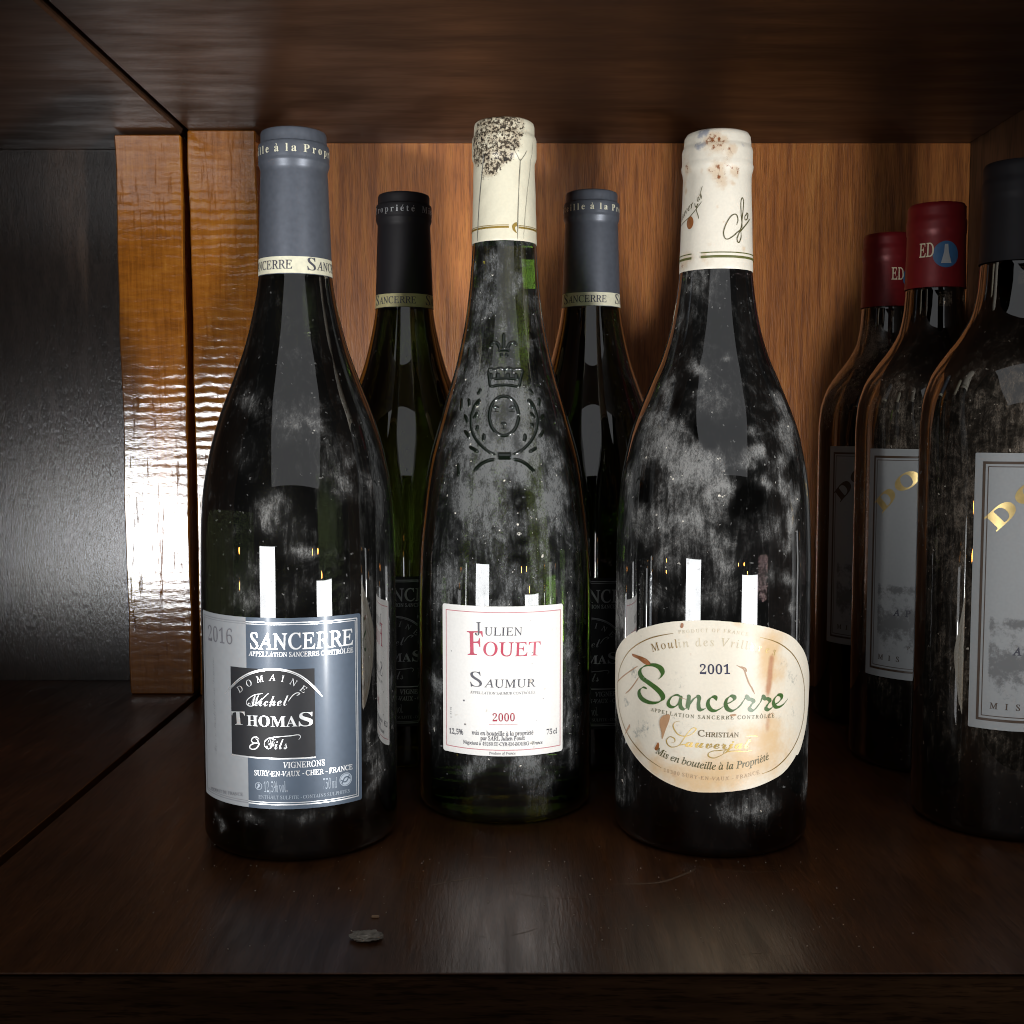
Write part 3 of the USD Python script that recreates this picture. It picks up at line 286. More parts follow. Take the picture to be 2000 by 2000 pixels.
def wood(name, dark, mid, light, scale, rough, bump=.15, coat=.0, pores=.5, spec=.4, big=(6, 6, 3), sparkle=0.0):
    N = {'t': ('texture_coordinate', {}), 'm1': ('mapping', {'scale': scale}), 'm2': ('mapping', {'scale': tuple(s * 5 for s in scale)}), 'm3': ('mapping', {'scale': tuple(map(float, big))}),
         'n1': ('noise_texture', {'scale': 1.0, 'detail': 6.0, 'roughness': .6, 'distortion': .3}), 'n2': ('noise_texture', {'scale': 1.0, 'detail': 3.0, 'roughness': .6}), 'n3': ('noise_texture', {'scale': 1.0, 'detail': 3.0}),
         'r': ('rgb_ramp', {'ramp': [(.28, dark), (.5, mid), (.72, light)]}), 'pr': ('map_range', {'from_min': .36, 'from_max': .5, 'to_min': 1 - pores, 'to_max': 1.0, 'clamp': True}), 'br': ('map_range', {'from_min': .3, 'from_max': .7, 'to_min': .6, 'to_max': 1.35}),
         'x': ('mix_color', {'blend_type': 'multiply', 'fac': 1.0, 'use_clamp': False}), 'y': ('mix_color', {'blend_type': 'multiply', 'fac': 1.0, 'use_clamp': False}), 'b': ('bump', {'strength': bump, 'distance': .0006}),
         'rr': ('map_range', {'from_min': .3, 'from_max': .7, 'to_min': rough * 1.25, 'to_max': rough * .75, 'clamp': True}),
         'p': ('principled_bsdf', {'specular_ior_level': spec, 'coat_weight': coat, 'coat_roughness': .17 if coat > .9 else .2, 'coat_ior': 2.2 if coat > .9 else 1.8})}
    E = [('t.object', 'm1.vector'), ('t.object', 'm2.vector'), ('t.object', 'm3.vector'), ('m1.vector', 'n1.vector'), ('m2.vector', 'n2.vector'), ('m3.vector', 'n3.vector'), ('n1.fac', 'r.fac'), ('n2.fac', 'pr.value'), ('n3.fac', 'br.value'),
         ('r.color', 'x.a'), ('pr.result', 'x.b'), ('x.result', 'y.a'), ('br.result', 'y.b'), ('y.result', 'p.base_color'), ('n2.fac', 'b.height'), ('b.normal', 'p.normal'), ('n1.fac', 'rr.value'), ('rr.result', 'p.roughness')]
    if coat: E.append(('b.normal', 'p.coat_normal'))
    return mat(name, N, E)
def varnished(name, dark, mid, light, ripple=.17, rough=.13):
    """rough-sawn timber under thick varnish: cross ripples left by the saw in patches, pits, glossy"""
    N = {'t': ('texture_coordinate', {}), 'm1': ('mapping', {'scale': (60.0, 60.0, 240.0)}), 'm2': ('mapping', {'scale': (480.0, 480.0, 30.0)}), 'm3': ('mapping', {'scale': (18.0, 18.0, 12.0)}), 'm4': ('mapping', {'scale': (330.0, 330.0, 420.0)}),
         'n1': ('noise_texture', {'scale': 1.0, 'detail': 6.0, 'roughness': .65}), 'n2': ('noise_texture', {'scale': 1.0, 'detail': 4.0, 'roughness': .6}), 'n3': ('noise_texture', {'scale': 1.0, 'detail': 5.0, 'roughness': .6}), 'n4': ('noise_texture', {'scale': 1.0, 'detail': 3.0}),
         'w': ('wave_texture', {'wave_type': 'bands', 'bands_direction': 'z', 'scale': 52.0, 'distortion': 3.4, 'detail': 4.0, 'detail_scale': 1.4, 'detail_roughness': .65}),
         'r': ('rgb_ramp', {'ramp': [(.3, dark), (.5, mid), (.68, light)]}), 'c1': ('mix_float', {'fac': .5}), 'c2': ('mix_float', {'fac': .3}),
         'pa': ('map_range', {'range_type': 'smoothstep', 'from_min': .36, 'from_max': .66, 'to_min': .10, 'to_max': 1.0}), 'wp': ('math', {'math_type': 'multiply'}), 'h1': ('math', {'math_type': 'multiply_add', 'value2': .9}), 'h2': ('math', {'math_type': 'multiply_add', 'value2': .55}), 'pit': ('map_range', {'range_type': 'smoothstep', 'from_min': .30, 'from_max': .40, 'to_min': -.9, 'to_max': 0.0}), 'h3': ('math', {'math_type': 'add'}), 'h4': ('math', {'math_type': 'multiply_add', 'value2': .5}),
         'b': ('bump', {'strength': ripple, 'distance': .0007}), 'p': ('principled_bsdf', {'roughness': rough, 'specular_ior_level': .5, 'coat_weight': 1.0, 'coat_roughness': .09, 'coat_ior': 2.3})}
    E = [('t.object', 'm1.vector'), ('t.object', 'm2.vector'), ('t.object', 'm3.vector'), ('t.object', 'm4.vector'), ('t.object', 'w.vector'), ('m1.vector', 'n1.vector'), ('m2.vector', 'n2.vector'), ('m3.vector', 'n3.vector'), ('m4.vector', 'n4.vector'),
         ('n1.fac', 'c1.a'), ('n3.fac', 'c1.b'), ('c1.result', 'c2.a'), ('n2.fac', 'c2.b'), ('c2.result', 'r.fac'), ('r.color', 'p.base_color'),
         ('n3.fac', 'pa.value'), ('w.fac', 'wp.value1'), ('pa.result', 'wp.value2'), ('n1.fac', 'h1.value1'), ('wp.value', 'h1.value3'), ('n2.fac', 'h2.value1'), ('h1.value', 'h2.value3'), ('n2.fac', 'pit.value'), ('h2.value', 'h3.value1'), ('pit.result', 'h3.value2'), ('n4.fac', 'h4.value1'), ('h3.value', 'h4.value3'), ('h4.value', 'b.height'), ('b.normal', 'p.normal'), ('b.normal', 'p.coat_normal')]
    return mat(name, N, E)
def dirty(name, base, layers, rough=.45, spec=.4, fibre=.06):
    """paper or foil with dirt: layers = (attribute, colour, noise scale, low, high, noise share)"""
    N = {'t': ('texture_coordinate', {}), 'n0': ('noise_texture', {'scale': 900.0, 'detail': 4.0}), 'r0': ('rgb_ramp', {'ramp': [(.3, tuple(c * (1 - fibre) for c in base)), (.7, base)]}), 'p': ('principled_bsdf', {'roughness': rough, 'specular_ior_level': spec})}
    E = [('t.object', 'n0.vector'), ('n0.fac', 'r0.fac')]; prev = 'r0.color'
    for i, (at, col, sc, lo, hi, share) in enumerate(layers):
        N.update({f'a{i}': ('attribute', {'attribute': at}), f'n{i + 1}': ('noise_texture', {'scale': float(sc), 'detail': 7.0, 'roughness': .7}), f'k{i}': ('math', {'math_type': 'multiply_add', 'value2': share, 'value3': -.5 * share}), f'h{i}': ('math', {'math_type': 'multiply', 'value2': .6}), f'u{i}': ('math', {'math_type': 'add'}),
                  f's{i}': ('map_range', {'range_type': 'smoothstep', 'from_min': lo, 'from_max': hi, 'to_min': 0.0, 'to_max': 1.0}), f'g{i}': ('map_range', {'range_type': 'smoothstep', 'from_min': .03, 'from_max': .3, 'to_min': 0.0, 'to_max': 1.0}), f'v{i}': ('math', {'math_type': 'multiply'}), f'x{i}': ('mix_color', {'b': col})})
        E += [('t.object', f'n{i + 1}.vector'), (f'n{i + 1}.fac', f'k{i}.value1'), (f'k{i}.value', f'u{i}.value1'), (f'a{i}.fac', f'h{i}.value1'), (f'h{i}.value', f'u{i}.value2'), (f'u{i}.value', f's{i}.value'), (f'a{i}.fac', f'g{i}.value'), (f's{i}.result', f'v{i}.value1'), (f'g{i}.result', f'v{i}.value2'), (f'v{i}.value', f'x{i}.fac'), (prev, f'x{i}.a')]; prev = f'x{i}.result'
    E.append((prev, 'p.base_color')); return mat(name, N, E)

M = {}
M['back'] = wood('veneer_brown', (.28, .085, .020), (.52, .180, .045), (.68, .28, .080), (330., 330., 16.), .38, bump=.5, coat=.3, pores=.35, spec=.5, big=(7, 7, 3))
M['ceil'] = wood('dark_board', (.060, .029, .016), (.074, .036, .020), (.088, .043, .024), (14., 70., 70.), .46, bump=.12, pores=.12, big=(5, 9, 5))
M['floor'] = wood('dark_shelf', (.060, .022, .008), (.095, .036, .013), (.13, .05, .018), (150., 15., 150.), .36, bump=.2, pores=.3, spec=.35, big=(12, 12, 12))
M['edge'] = wood('vignette_dark_edging', (.004, .002, .001), (.008, .004, .002), (.012, .006, .003), (20., 200., 200.), .9, bump=.1, spec=.0)  # near-black colour carries the vignette darkness, not a wood stain
M['side'] = wood('side_wood', (.05, .025, .012), (.10, .05, .025), (.15, .08, .04), (90., 90., 12.), .4)
M['amber'] = varnished('varnished_amber', (.17, .048, .005), (.40, .135, .014), (.58, .24, .035))
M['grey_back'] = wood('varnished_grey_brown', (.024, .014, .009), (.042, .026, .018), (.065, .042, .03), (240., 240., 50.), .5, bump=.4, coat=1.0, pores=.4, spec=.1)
M['glass_l'] = glass('dark_green_glass_dusty', (.006, .008, .003), seed=.31)
M['glass_m'] = glass('green_glass_dusty', (.07, .145, .012), seed=.13, dustcol=(.22, .228, .23), dustmax=.6)
M['glass_clean'] = plain('green_glass_clean', (.004, .007, .004), .06, 0, .8, coat=1.0, var=.05)
M['glass_r'] = glass('black_glass_dusty', (.002, .0014, .0014), seed=.77, dustmax=.85)
M['glass_b'] = glass('olive_glass', (.012, .022, .003), seed=.5)
M['glass_x'] = glass('dark_claret_glass', (.008, .006, .004), seed=.9, dustcol=(.3, .25, .2))
M['foil_grey'] = plain('capsule_blue_grey', (.105, .118, .146), .42, .35, .5)
M['foil_black'] = plain('capsule_black', (.014, .013, .016), .55, .1, .3)
M['foil_red'] = plain('capsule_red', (.17, .008, .011), .4, .2)
M['cream'] = plain('cream_print', (.70, .68, .52), .5); M['olive_band'] = plain('olive_cream_print', (.46, .42, .22), .5)
M['ink'] = plain('ink_grey', (.055, .055, .075), .5); M['red'] = plain('ink_raspberry', (.46, .035, .085), .5); M['crimson'] = plain('ink_crimson', (.34, .010, .04), .5); M['redline'] = plain('ink_pale_red', (.50, .14, .17), .5)
M['grey'] = plain('ink_mid_grey', (.14, .14, .16), .5); M['faint'] = plain('ink_faint_grey', (.22, .23, .25), .5); M['navy'] = plain('ink_navy', (.02, .02, .06), .5)
M['silver'] = plain('silver_foil', (.86, .88, .92), .36, .75, .5); M['pale'] = plain('pale_blue_print', (.36, .42, .50), .45, .2); M['dim_silver'] = plain('dull_silver', (.42, .43, .46), .4, .6)
M['blue'] = plain('label_slate_blue', (.066, .093, .134), .45, .25, .5, coat=.08, var=.06); M['lgrey'] = plain('label_silver_grey', (.34, .36, .385), .45, .25, .5, coat=.05, var=.04); M['black'] = plain('label_black', (.013, .014, .018), .5, 0, .35)
M['green'] = plain('ink_leaf_green', (.045, .115, .02), .4); M['olive'] = plain('ink_olive', (.085, .075, .02), .45); M['bronze'] = plain('ink_bronze', (.13, .09, .035), .4)
M['gold'] = plain('dull_gold', (.30, .19, .055), .4, .4); M['gold2'] = plain('bright_gold', (.78, .58, .24), .32, .6); M['goldfoil'] = plain('gold_foil', (.52, .36, .11), .38, .5); M['fade'] = plain('pale_gold_and_glare', (.62, .54, .38), .45); M['faintbrown'] = plain('faded_brown', (.42, .28, .17), .5)  # pale gold serves faint print and lettering bleached by painted glare
M['drip'] = plain('wine_drip', (.30, .11, .035), .25, var=.3, scale=250); M['drip_pale'] = plain('wine_drip_pale', (.46, .27, .15), .3); M['streak'] = plain('brown_streak', (.42, .25, .14), .5)
M['fold'] = plain('foil_fold', (.16, .15, .12), .4, .3); M['fold_grey'] = plain('foil_fold_bare', (.42, .42, .40), .35, .6); M['goldline'] = plain('capsule_gold', (.42, .28, .06), .35, .5); M['greenline'] = plain('capsule_green', (.12, .125, .035), .45)
M['white'] = dirty('label_white_paper', (.80, .79, .77), [('stain', (.40, .34, .26), 700, .2, .8, 1.4)], rough=.5)
M['cream_label'] = dirty('label_cream_paper', (.80, .74, .62), [('grey', (.36, .36, .32), 520, .22, .75, 2.0), ('stain', (.70, .49, .27), 110, .08, .72, 1.0), ('dark', (.46, .22, .11), 160, .1, .9, .8)], rough=.46, spec=.4)
M['mold'] = dirty('capsule_ivory_mouldy', (.78, .74, .58), [('mold', (.50, .42, .30), 300, .22, .8, 1.9), ('mold', (.05, .036, .024), 780, .50, .70, 3.0), ('mold', (.014, .012, .011), 300, .72, .86, 2.2)], rough=.4)
M['rust'] = dirty('capsule_cream_stained', (.84, .79, .68), [('stain', (.70, .57, .42), 200, .06, .6, 1.3), ('stain', (.25, .085, .025), 430, .54, .82, 2.6), ('blue', (.36, .37, .41), 300, .2, .6, 1.2)], rough=.42)
M['claret_label'] = dirty('label_pale_grey', (.33, .345, .355), [('grey', (.15, .155, .16), 230, .25, .6, 1.6)], rough=.5); M['claret_frame'] = plain('frame_brown', (.06, .035, .02), .45); M['emboss'] = None
M['crumb'] = plain('grey_crumb', (.30, .27, .23), .9, var=.4, scale=500); M['chip'] = plain('wood_chip', (.42, .26, .15), .8); M['scratch'] = plain('scratch_pale', (.14, .085, .05), .6); M['speck'] = plain('dust_grain', (.55, .48, .4), .8)
M['sky_blue'] = plain('print_blue', (.03, .10, .22), .45)

# ------------------------------------------------------------------ the cabinet: two bays side by side with a narrow gap between them
ZC, YB = 360., 768.
def struct(name, mesh, m, smooth=False): return obj(name, mesh, m, None, smooth, kind='structure')
struct('shelf', rbox(-203.4, 300, 356, 800, -28, 0, .3), M['floor'])
obj('vignette_strip', rbox(-203.4, 300, 353.6, 355.9, -28, -.2, .5), M['edge'], stage.GetPrimAtPath('/World/shelf'))  # strip added over the shelf front, vignette shade in its colour
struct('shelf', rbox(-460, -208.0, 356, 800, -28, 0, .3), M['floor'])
obj('vignette_strip', rbox(-460, -208.0, 353.6, 355.9, -28, -.2, .5), M['edge'], stage.GetPrimAtPath('/World/shelf_001'))  # same added vignette-dark strip for the left bay
struct('shelf_above', rbox(-203.4, 300, 400, 800, ZC, ZC + 28, 1.2), M['ceil'])
struct('shelf_above', rbox(-460, -208.0, 400, 800, ZC, ZC + 28, 1.2), M['ceil'])
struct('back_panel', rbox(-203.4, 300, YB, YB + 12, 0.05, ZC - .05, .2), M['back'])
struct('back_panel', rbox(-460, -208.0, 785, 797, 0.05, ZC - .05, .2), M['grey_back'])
struct('cabinet_side', rbox(300.2, 320, 330, 800, -28, ZC + 28, 1), M['side'])
struct('cabinet_side', rbox(-480, -460.2, 330, 800, -28, ZC + 28, 1), M['side'])
struct('lower_rail', rbox(-460, 300, 430, 450, -120, -28.1, 1), M['side'])
for x0, x1, y0, lab in ((-250, -208.6, 741, 'varnished amber batten left of the dark gap, in front of the grey back wall'), (-202.8, -160, 737, 'varnished amber batten right of the dark gap, behind the left bottle')):
    b = rbox(x0, x1, y0, YB + (16.8 if x0 < -230 else -.1), .2, ZC - (2.0 if x0 < -230 else .3), .8)
    v, f = trimesh.remesh.subdivide_to_size(b.vertices, b.faces, 14); v = np.array(v); front = v[:, 1] < y0 + 3
    w = meshkit.noise(np.c_[v[:, 2] / 26, v[:, 0] / 60, np.full(len(v), x0)]) - .5; edge = np.abs(v[:, 0] - (x0 + x1) / 2) > 15
    v[:, 0] += np.where(edge, w * 1.6, 0); v[:, 1] -= np.where(front, (v[:, 2] - 180) * .016, 0)
    p = obj('wall_batten', trimesh.Trimesh(v, f, process=False), M['amber'], None); p.SetCustomDataByKey('label', lab); p.SetCustomDataByKey('category', 'batten')
S_ = lambda pts, w: stroke(pts, w)
v, f = flat([S_([(-31, 426.7), (-23.3, 430.8), (-14.3, 435)], 1.0), S_([(-14, 456), (-6.6, 455.7)], 1.6), S_([(38, 428), (55.5, 429.4), (67, 437.6), (72.6, 443.5)], 1.3), S_([(21.6, 468.6), (26, 471)], .7), S_([(-60, 415), (-35, 402)], .5), S_([(40, 400), (80, 415)], .6)] + [S_([(x, y), (x + l * math.cos(a) * .5 + 1, y + l * math.sin(a) * .5), (x + l * math.cos(a), y + l * math.sin(a))], w) for x, y, l, a, w in zip(rng.uniform(-150, 140, 30), rng.uniform(368, 470, 30), rng.uniform(3, 16, 30), rng.uniform(-.5, .9, 30), rng.uniform(.12, .3, 30))] + [stroke([(cx + 40 * math.cos(t), cy + 40 * math.sin(t)) for t in np.linspace(t0, t0 + 1.1, 9)], .35) for cx, cy, t0 in ((-30, 470, 3.9), (20, 455, 4.2), (95, 480, 4.0))], 4)
obj('scratch_marks', (np.c_[v, np.full(len(v), .06)], f), M['scratch'], stage.GetPrimAtPath('/World/shelf'))
def crumb(name, x, y, sx, sy, sz, m, label, c, seed):
    s = trimesh.creation.icosphere(4); v = s.vertices * (1 + 1.5 * (meshkit.fbm(s.vertices * 2.6 + seed, 5, seed)[:, None] - .5)); v = v * [sx, sy, sz]; v[:, 2] -= v[:, 2].min() - .02
    p = obj(name, trimesh.Trimesh(v + [x, y, 0], s.faces, process=False), m, None, smooth=True); p.SetCustomDataByKey('label', label); p.SetCustomDataByKey('category', c)
crumb('dirt_crumb', -49.5, 380.5, 5.4, 3.6, 1.0, M['crumb'], 'grey crumb of dirt lying near the front edge of the shelf', 'crumb', 3)
obj_chip = rbox(-49.9, -47.3, 397.4, 398.4, .03, .8, .15); p = obj('wood_chip', obj_chip, M['chip']); p.SetCustomDataByKey('label', 'tiny tan wood chip on the shelf behind the grey crumb'); p.SetCustomDataByKey('category', 'wood chip')
gr = []
for x, y in [(-60, 433), (-57, 432), (-36, 449), (-35.6, 451), (8, 438), (14, 431), (31, 433), (38, 432), (-88, 375)] + [(rng.uniform(-140, 140), rng.uniform(370, 470)) for _ in range(150)]:
    s = trimesh.creation.icosphere(0); s.apply_scale(rng.uniform(.08, .3)); s.apply_translation((x, y, .2)); gr.append(s)
p = obj('dust_grains', cat(gr), M['speck'], None, kind='stuff'); p.SetCustomDataByKey('label', 'pale dust grains scattered on the dark shelf'); p.SetCustomDataByKey('category', 'dust')

# ------------------------------------------------------------------ bottles
def body_profile(keys, R, top, cap_z, cap_keys):
    """closed outline of the glass: rounded foot, body, shoulder, neck (a little thinner under the capsule)"""
    foot = [(0, .3), (R - 9, .3), (R - 6, 0.05)] + [(R - 5.5 + 5.5 * math.sin(a), 5.5 - 5.45 * math.cos(a)) for a in np.linspace(.15, math.pi / 2, 8)]
    pr = [(r, z) for r, z in smooth_profile(keys, 8., top - 2, 1.6)]
    fn = lambda z: float(np.interp(z, [q[1] for q in pr], [q[0] for q in pr]))
    out = foot + [(r - (.5 if z > cap_z + 1 else 0), z) for r, z in pr] + [(0, top - 1.2)]
    return out, np.vectorize(fn)
KEY_L = [(41, 5), (41, 60), (41, 104), (40.7, 126), (39.7, 144.2), (36.6, 162.3), (32.3, 177.9), (25.9, 194.9), (21.3, 208), (18.2, 220.1), (16.2, 230), (15.2, 238), (14.2, 262), (13.7, 278), (13.3, 294)]
KEY_R = [(41.3, 5), (41.3, 60), (41.2, 116), (40.9, 126), (39.9, 145.3), (35.8, 169.2), (27.1, 192.7), (22.3, 204), (18.7, 216.2), (16.4, 229), (15.2, 240), (14.4, 260), (14, 278), (13.6, 294)]
KEY_M = [(40.4, 5), (40.5, 50), (40.5, 87), (39.9, 115), (38, 135), (35, 156.3), (28.5, 180.6), (21.5, 204.8), (16.95, 228.9), (15.3, 245), (14.5, 258), (13.9, 280), (13.5, 309)]
KEY_X = [(38, 5), (38, 100), (38, 172), (37.2, 184), (34, 196), (28, 206), (21.5, 215), (17, 224), (14.9, 236), (14.2, 250), (13.8, 285)]
def bottle_glass(t, keys, R, top, cap_z, mat_, dust, n=180, film=0.0, gain=1.0):
    pr, fn = body_profile(keys, R, top, cap_z, None); v, f = lathe(pr, n)
    d = blobs(dust, angles(v), v[:, 2], np.hypot(v[:, 0], v[:, 1]) + 1e-6) if dust else np.zeros(len(v))
    a_ = angles(v); fm_ = film * np.clip((v[:, 2] - 12) / 30, 0, 1) * np.clip((cap_z - v[:, 2]) / 30 + .6, 0, 1) * (.35 + 1.3 * meshkit.fbm(np.c_[np.sin(np.radians(a_)) * 1.6, np.cos(np.radians(a_)) * 1.6, v[:, 2] / 38] + film * 7, 4, 5)); d = np.maximum(gain * d + fm_, .45 * fm_)
    g = obj('glass_body', (v, f), mat_, t, smooth=True, attrs={'dust': np.clip(d, 0, 1.3)})
    return g, fn
def capsule(t, prof, mat_, attrs=None, n=160, rough_=0.0, label=None):
    v, f = lathe(prof, n)
    if rough_:
        a = angles(v); k = meshkit.fbm(np.c_[a / 30, v[:, 2] / 9, np.full(len(v), rough_ * 9)], 3) - .5; r = np.hypot(v[:, 0], v[:, 1]); s = (r + k * rough_) / np.maximum(r, 1e-6); v[:, :2] *= np.where(r > 5, s, 1)[:, None]; v[:, 2] += np.where(r <= 13, k * rough_ * .5, 0)
    at = {k_: np.clip(blobs([(math.degrees(s / R0), z, r, a) for s, z, r, a in l], angles(v), v[:, 2], R0, 4.0), 0, 1.0) for k_, (l, R0) in (attrs or {}).items()}
    return obj('capsule', (v, f), mat_, t, smooth=35 if not at else True, attrs=at, label=label)
def dense(prof, step=.5):
    o = [prof[0]]
    for a, b in zip(prof, prof[1:]):
        n = max(1, int(math.hypot(b[0] - a[0], b[1] - a[1]) / step)); o += [(a[0] + (b[0] - a[0]) * i / n, a[1] + (b[1] - a[1]) * i / n) for i in range(1, n + 1)]
    return o
def cap_fn(prof):
    q = [p for p in prof if p[0] > 11]; z = [p[1] for p in q]; r = [p[0] for p in q]; o = np.argsort(z, kind='stable'); return lambda h: np.interp(h, np.array(z)[o], np.array(r)[o])
def write_on(parent, spec, R, base_off, names=None, size=1.2, Rref=None):
    """lines of print; all lines of one colour that stand together are one part"""
    by = {}
    for style, text, path, h, lay, er in spec: by.setdefault(lay, []).extend(lettering(style, text, path, h, er))
    for lay, gs in by.items():
        v, f = flat(gs, size); obj('lettering', wrap(v, f, R, base_off, Rref), M[lay], parent, smooth=True, kind='stuff')
def printed(name, gs, m, parent, R, off, size=2.0, Rref=None, label=None):
    v, f = flat(gs, size); return obj(name, wrap(v, f, R, off, Rref), m, parent, smooth=True, label=label, kind='stuff' if 'lettering' in name or name in ('signature', 'stain_speck', 'round_mark', 'label_picture', 'brown_streak') else None)
def rounded(x0, z0, x1, z1, r): return box(x0 + r, z0 + r, x1 - r, z1 - r).buffer(r, quad_segs=6)
def frame(x0, z0, x1, z1, w, r=.3): return rounded(x0, z0, x1, z1, r).difference(rounded(x0 + w, z0 + w, x1 - w, z1 - w, max(r - w, .05)))
def ring_text(t, text, z, R, h, anchor, at, m, off=.1, track=1.0):
    """a sentence round the lip of the capsule; character number anchor stands at arc position at"""
    x, cs, gs = 0.0, [], []
    for c in text:
        g, adv = glyph(c, 'bf')
        cs.append((x + ((g.bounds[0] + g.bounds[2]) / 2 * h if g is not None else 0), g)); x += (adv * h if c != ' ' else .15 * h) + track
    for cx, g in cs:
        if g is None: continue
        gs.append(affinity.translate(affinity.scale(affinity.translate(g, -(g.bounds[0] + g.bounds[2]) / 2, 0), h * .95, h, origin=(0, 0)), at + cx - cs[anchor][0], z))
    return printed('lip_lettering', gs, M[m], t, R, off, 1.0)
def band_text(t, shift, z, R, m, n=3):
    per = 2 * math.pi * R / n; gs = []
    for k in range(n):
        x = shift + k * per - per; w = per * .81
        gs += lettering('rm', 'S', [(x, z - .3), (x + w * .15, z - .3)], 5.0, -.01) + lettering('rm', 'ANCERRE', [(x + w * .165, z), (x + w, z)], 3.6, -.01)
    return printed('band_lettering', gs, M[m], t, R, .12, 1.0)
BUR_CAP = dense([(15.05, 235.4), (15.3, 235.3), (15.35, 236.4), (15.05, 243.6), (13.95, 276), (13.75, 279.6), (14.0, 280.6), (14.55, 282.2), (14.65, 283.0), (14.5, 283.6), (14.6, 284.2), (14.6, 289.4), (14.35, 290.1), (13.75, 290.5), (13.6, 291.2), (13.55, 294.6), (13.2, 295.5), (12.4, 295.9), (12.2, 295.6), (11.8, 295.4), (0, 295.4)], 1.2)
def sancerre(name, label, loc, gl, foil, band, dust, turn, front, lip_shift, band_shift, texcol):
    t = thing(name, label, 'wine bottle', loc, 'bottles standing on the shelf')
    g, fn = bottle_glass(t, KEY_L, 41, 295.5, 236, gl, dust, 180, .12 if gl == M['glass_l'] else .05, .55)
    c = capsule(t, BUR_CAP, foil)
    bf = cap_fn(BUR_CAP)
    printed('neck_band', [box(-math.pi * 15.2, 236.6, math.pi * 15.2 - .01, 243.4)], band, c, bf, .05, 1.0, Rref=15.2)
    band_text(c, band_shift, 238.3, 15.25, 'ink')
    ring_text(c, 'Mis en Bouteille à la Propriété', 285.3, 14.6, 3.3, *lip_shift, texcol)
    # front label
    R = 41.0; X0, X1, Z0, Z1, XS = -44.7, 33.0, 22.7, 99.3, -14.57
    m_bl, m_gr, m_txt, m_pale = front
    out = rounded(X0, Z0, X1, Z1, 1.0)
    lab = obj('front_label', wrap(*flat([out.intersection(box(XS, 0, 60, 120))], 2.5), R, .10), m_bl, t, smooth=True)
    printed('label_stripe', [out.intersection(box(-60, 0, XS - .02, 120)).difference(box(-22.5, 43.5, 12.9, 78.97))], m_gr, lab, R, .10, 2.5)
    printed('label_square', [box(-22.5, 43.5, 12.9, 78.97)], M['black'], lab, R, .15, 2.5)
    for fr in (frame(X0 + 1.6, Z0 + 1.6, X1 - 1.6, Z1 - 1.6, .42, .4), frame(X0 + 2.5, Z0 + 2.5, X1 - 2.5, Z1 - 2.5, .28, .3)):
        printed('label_frame', [fr.intersection(box(XS, 0, 60, 120))], m_txt, lab, R, .16)
        printed('label_frame', [fr.intersection(box(-60, 0, XS, 120))], M['faint'], lab, R, .16)
    sub = lambda s: M['dim_silver'] if texcol == 'dim' else s
    arc = stroke(LEFT_ARC, .95).difference(stroke([(x, z - .12) for x, z in LEFT_ARC], .2, taper=False))
    printed('label_arc', [arc], m_txt, lab, R, .21, 1.2); printed('label_rule', [box(-22.5, 42.9, 13.0, 43.45)], m_txt, lab, R, .21, 1.2)
    [printed('script_flourish', [stroke(q, .32)], m_txt, lab, R, .21, 1.2) for q in (LEFT_SWASH1, LEFT_SWASH1B, LEFT_SWASH2)]; printed('ampersand', [stroke(LEFT_AMP, .5)], m_txt, lab, R, .21, 1.2)
    (gx, gz), (lx, lz) = LEFT_DOT
    dot = [Point(gx, gz).buffer(2.75).difference(Point(gx, gz).buffer(2.45)), Point(gx, gz).buffer(2.25).difference(unary_union([stroke([(gx - 1.7, gz - 1.5), (gx - .5, gz + .7), (gx + .9, gz + .9), (gx + 1.9, gz + .1)], .55, taper=False), stroke([(gx - 1.9, gz - .1), (gx - .8, gz - .9), (gx + .5, gz - .6), (gx + 1.6, gz + 1.6)], .55, taper=False)])),
           Point(lx, lz).buffer(1.55).difference(Point(lx, lz).buffer(1.3)), stroke([(lx - .6, lz - .9), (lx + .1, lz), (lx - .1, lz + .9)], .7), stroke([(lx + .5, lz + .8), (lx + .6, lz - .3)], .5)]
    printed('round_mark', dot, m_pale, lab, R, .21, 1.2)
    spec = [(s, tx, p, h, lay, er) for s, tx, p, h, lay, er in LEFT_TEXT]
    by = {}
    for s, tx, p, h, lay, er in spec: by.setdefault(lay, []).extend(lettering(s, tx, p, h, er))
    for lay, gs in by.items(): printed('lettering', gs, {'silver': m_txt, 'pale': m_pale, 'grey': M['grey'], 'faint': M['faint']}[lay], lab, R, .22, 1.2)
    if turn:
        x = UsdGeom.Xformable(t); x.AddRotateZOp().Set(turn)
    return t
sancerre('wine_bottle', 'dark bottle with slate-blue and silver label dated 2016, left of the front row', (-90.8, 488.6, 0), M['glass_l'], M['foil_grey'], M['cream'], DUST_L, 0, (M['blue'], M['lgrey'], M['silver'], M['pale']), (19, -0.16), 7.6, 'cream')

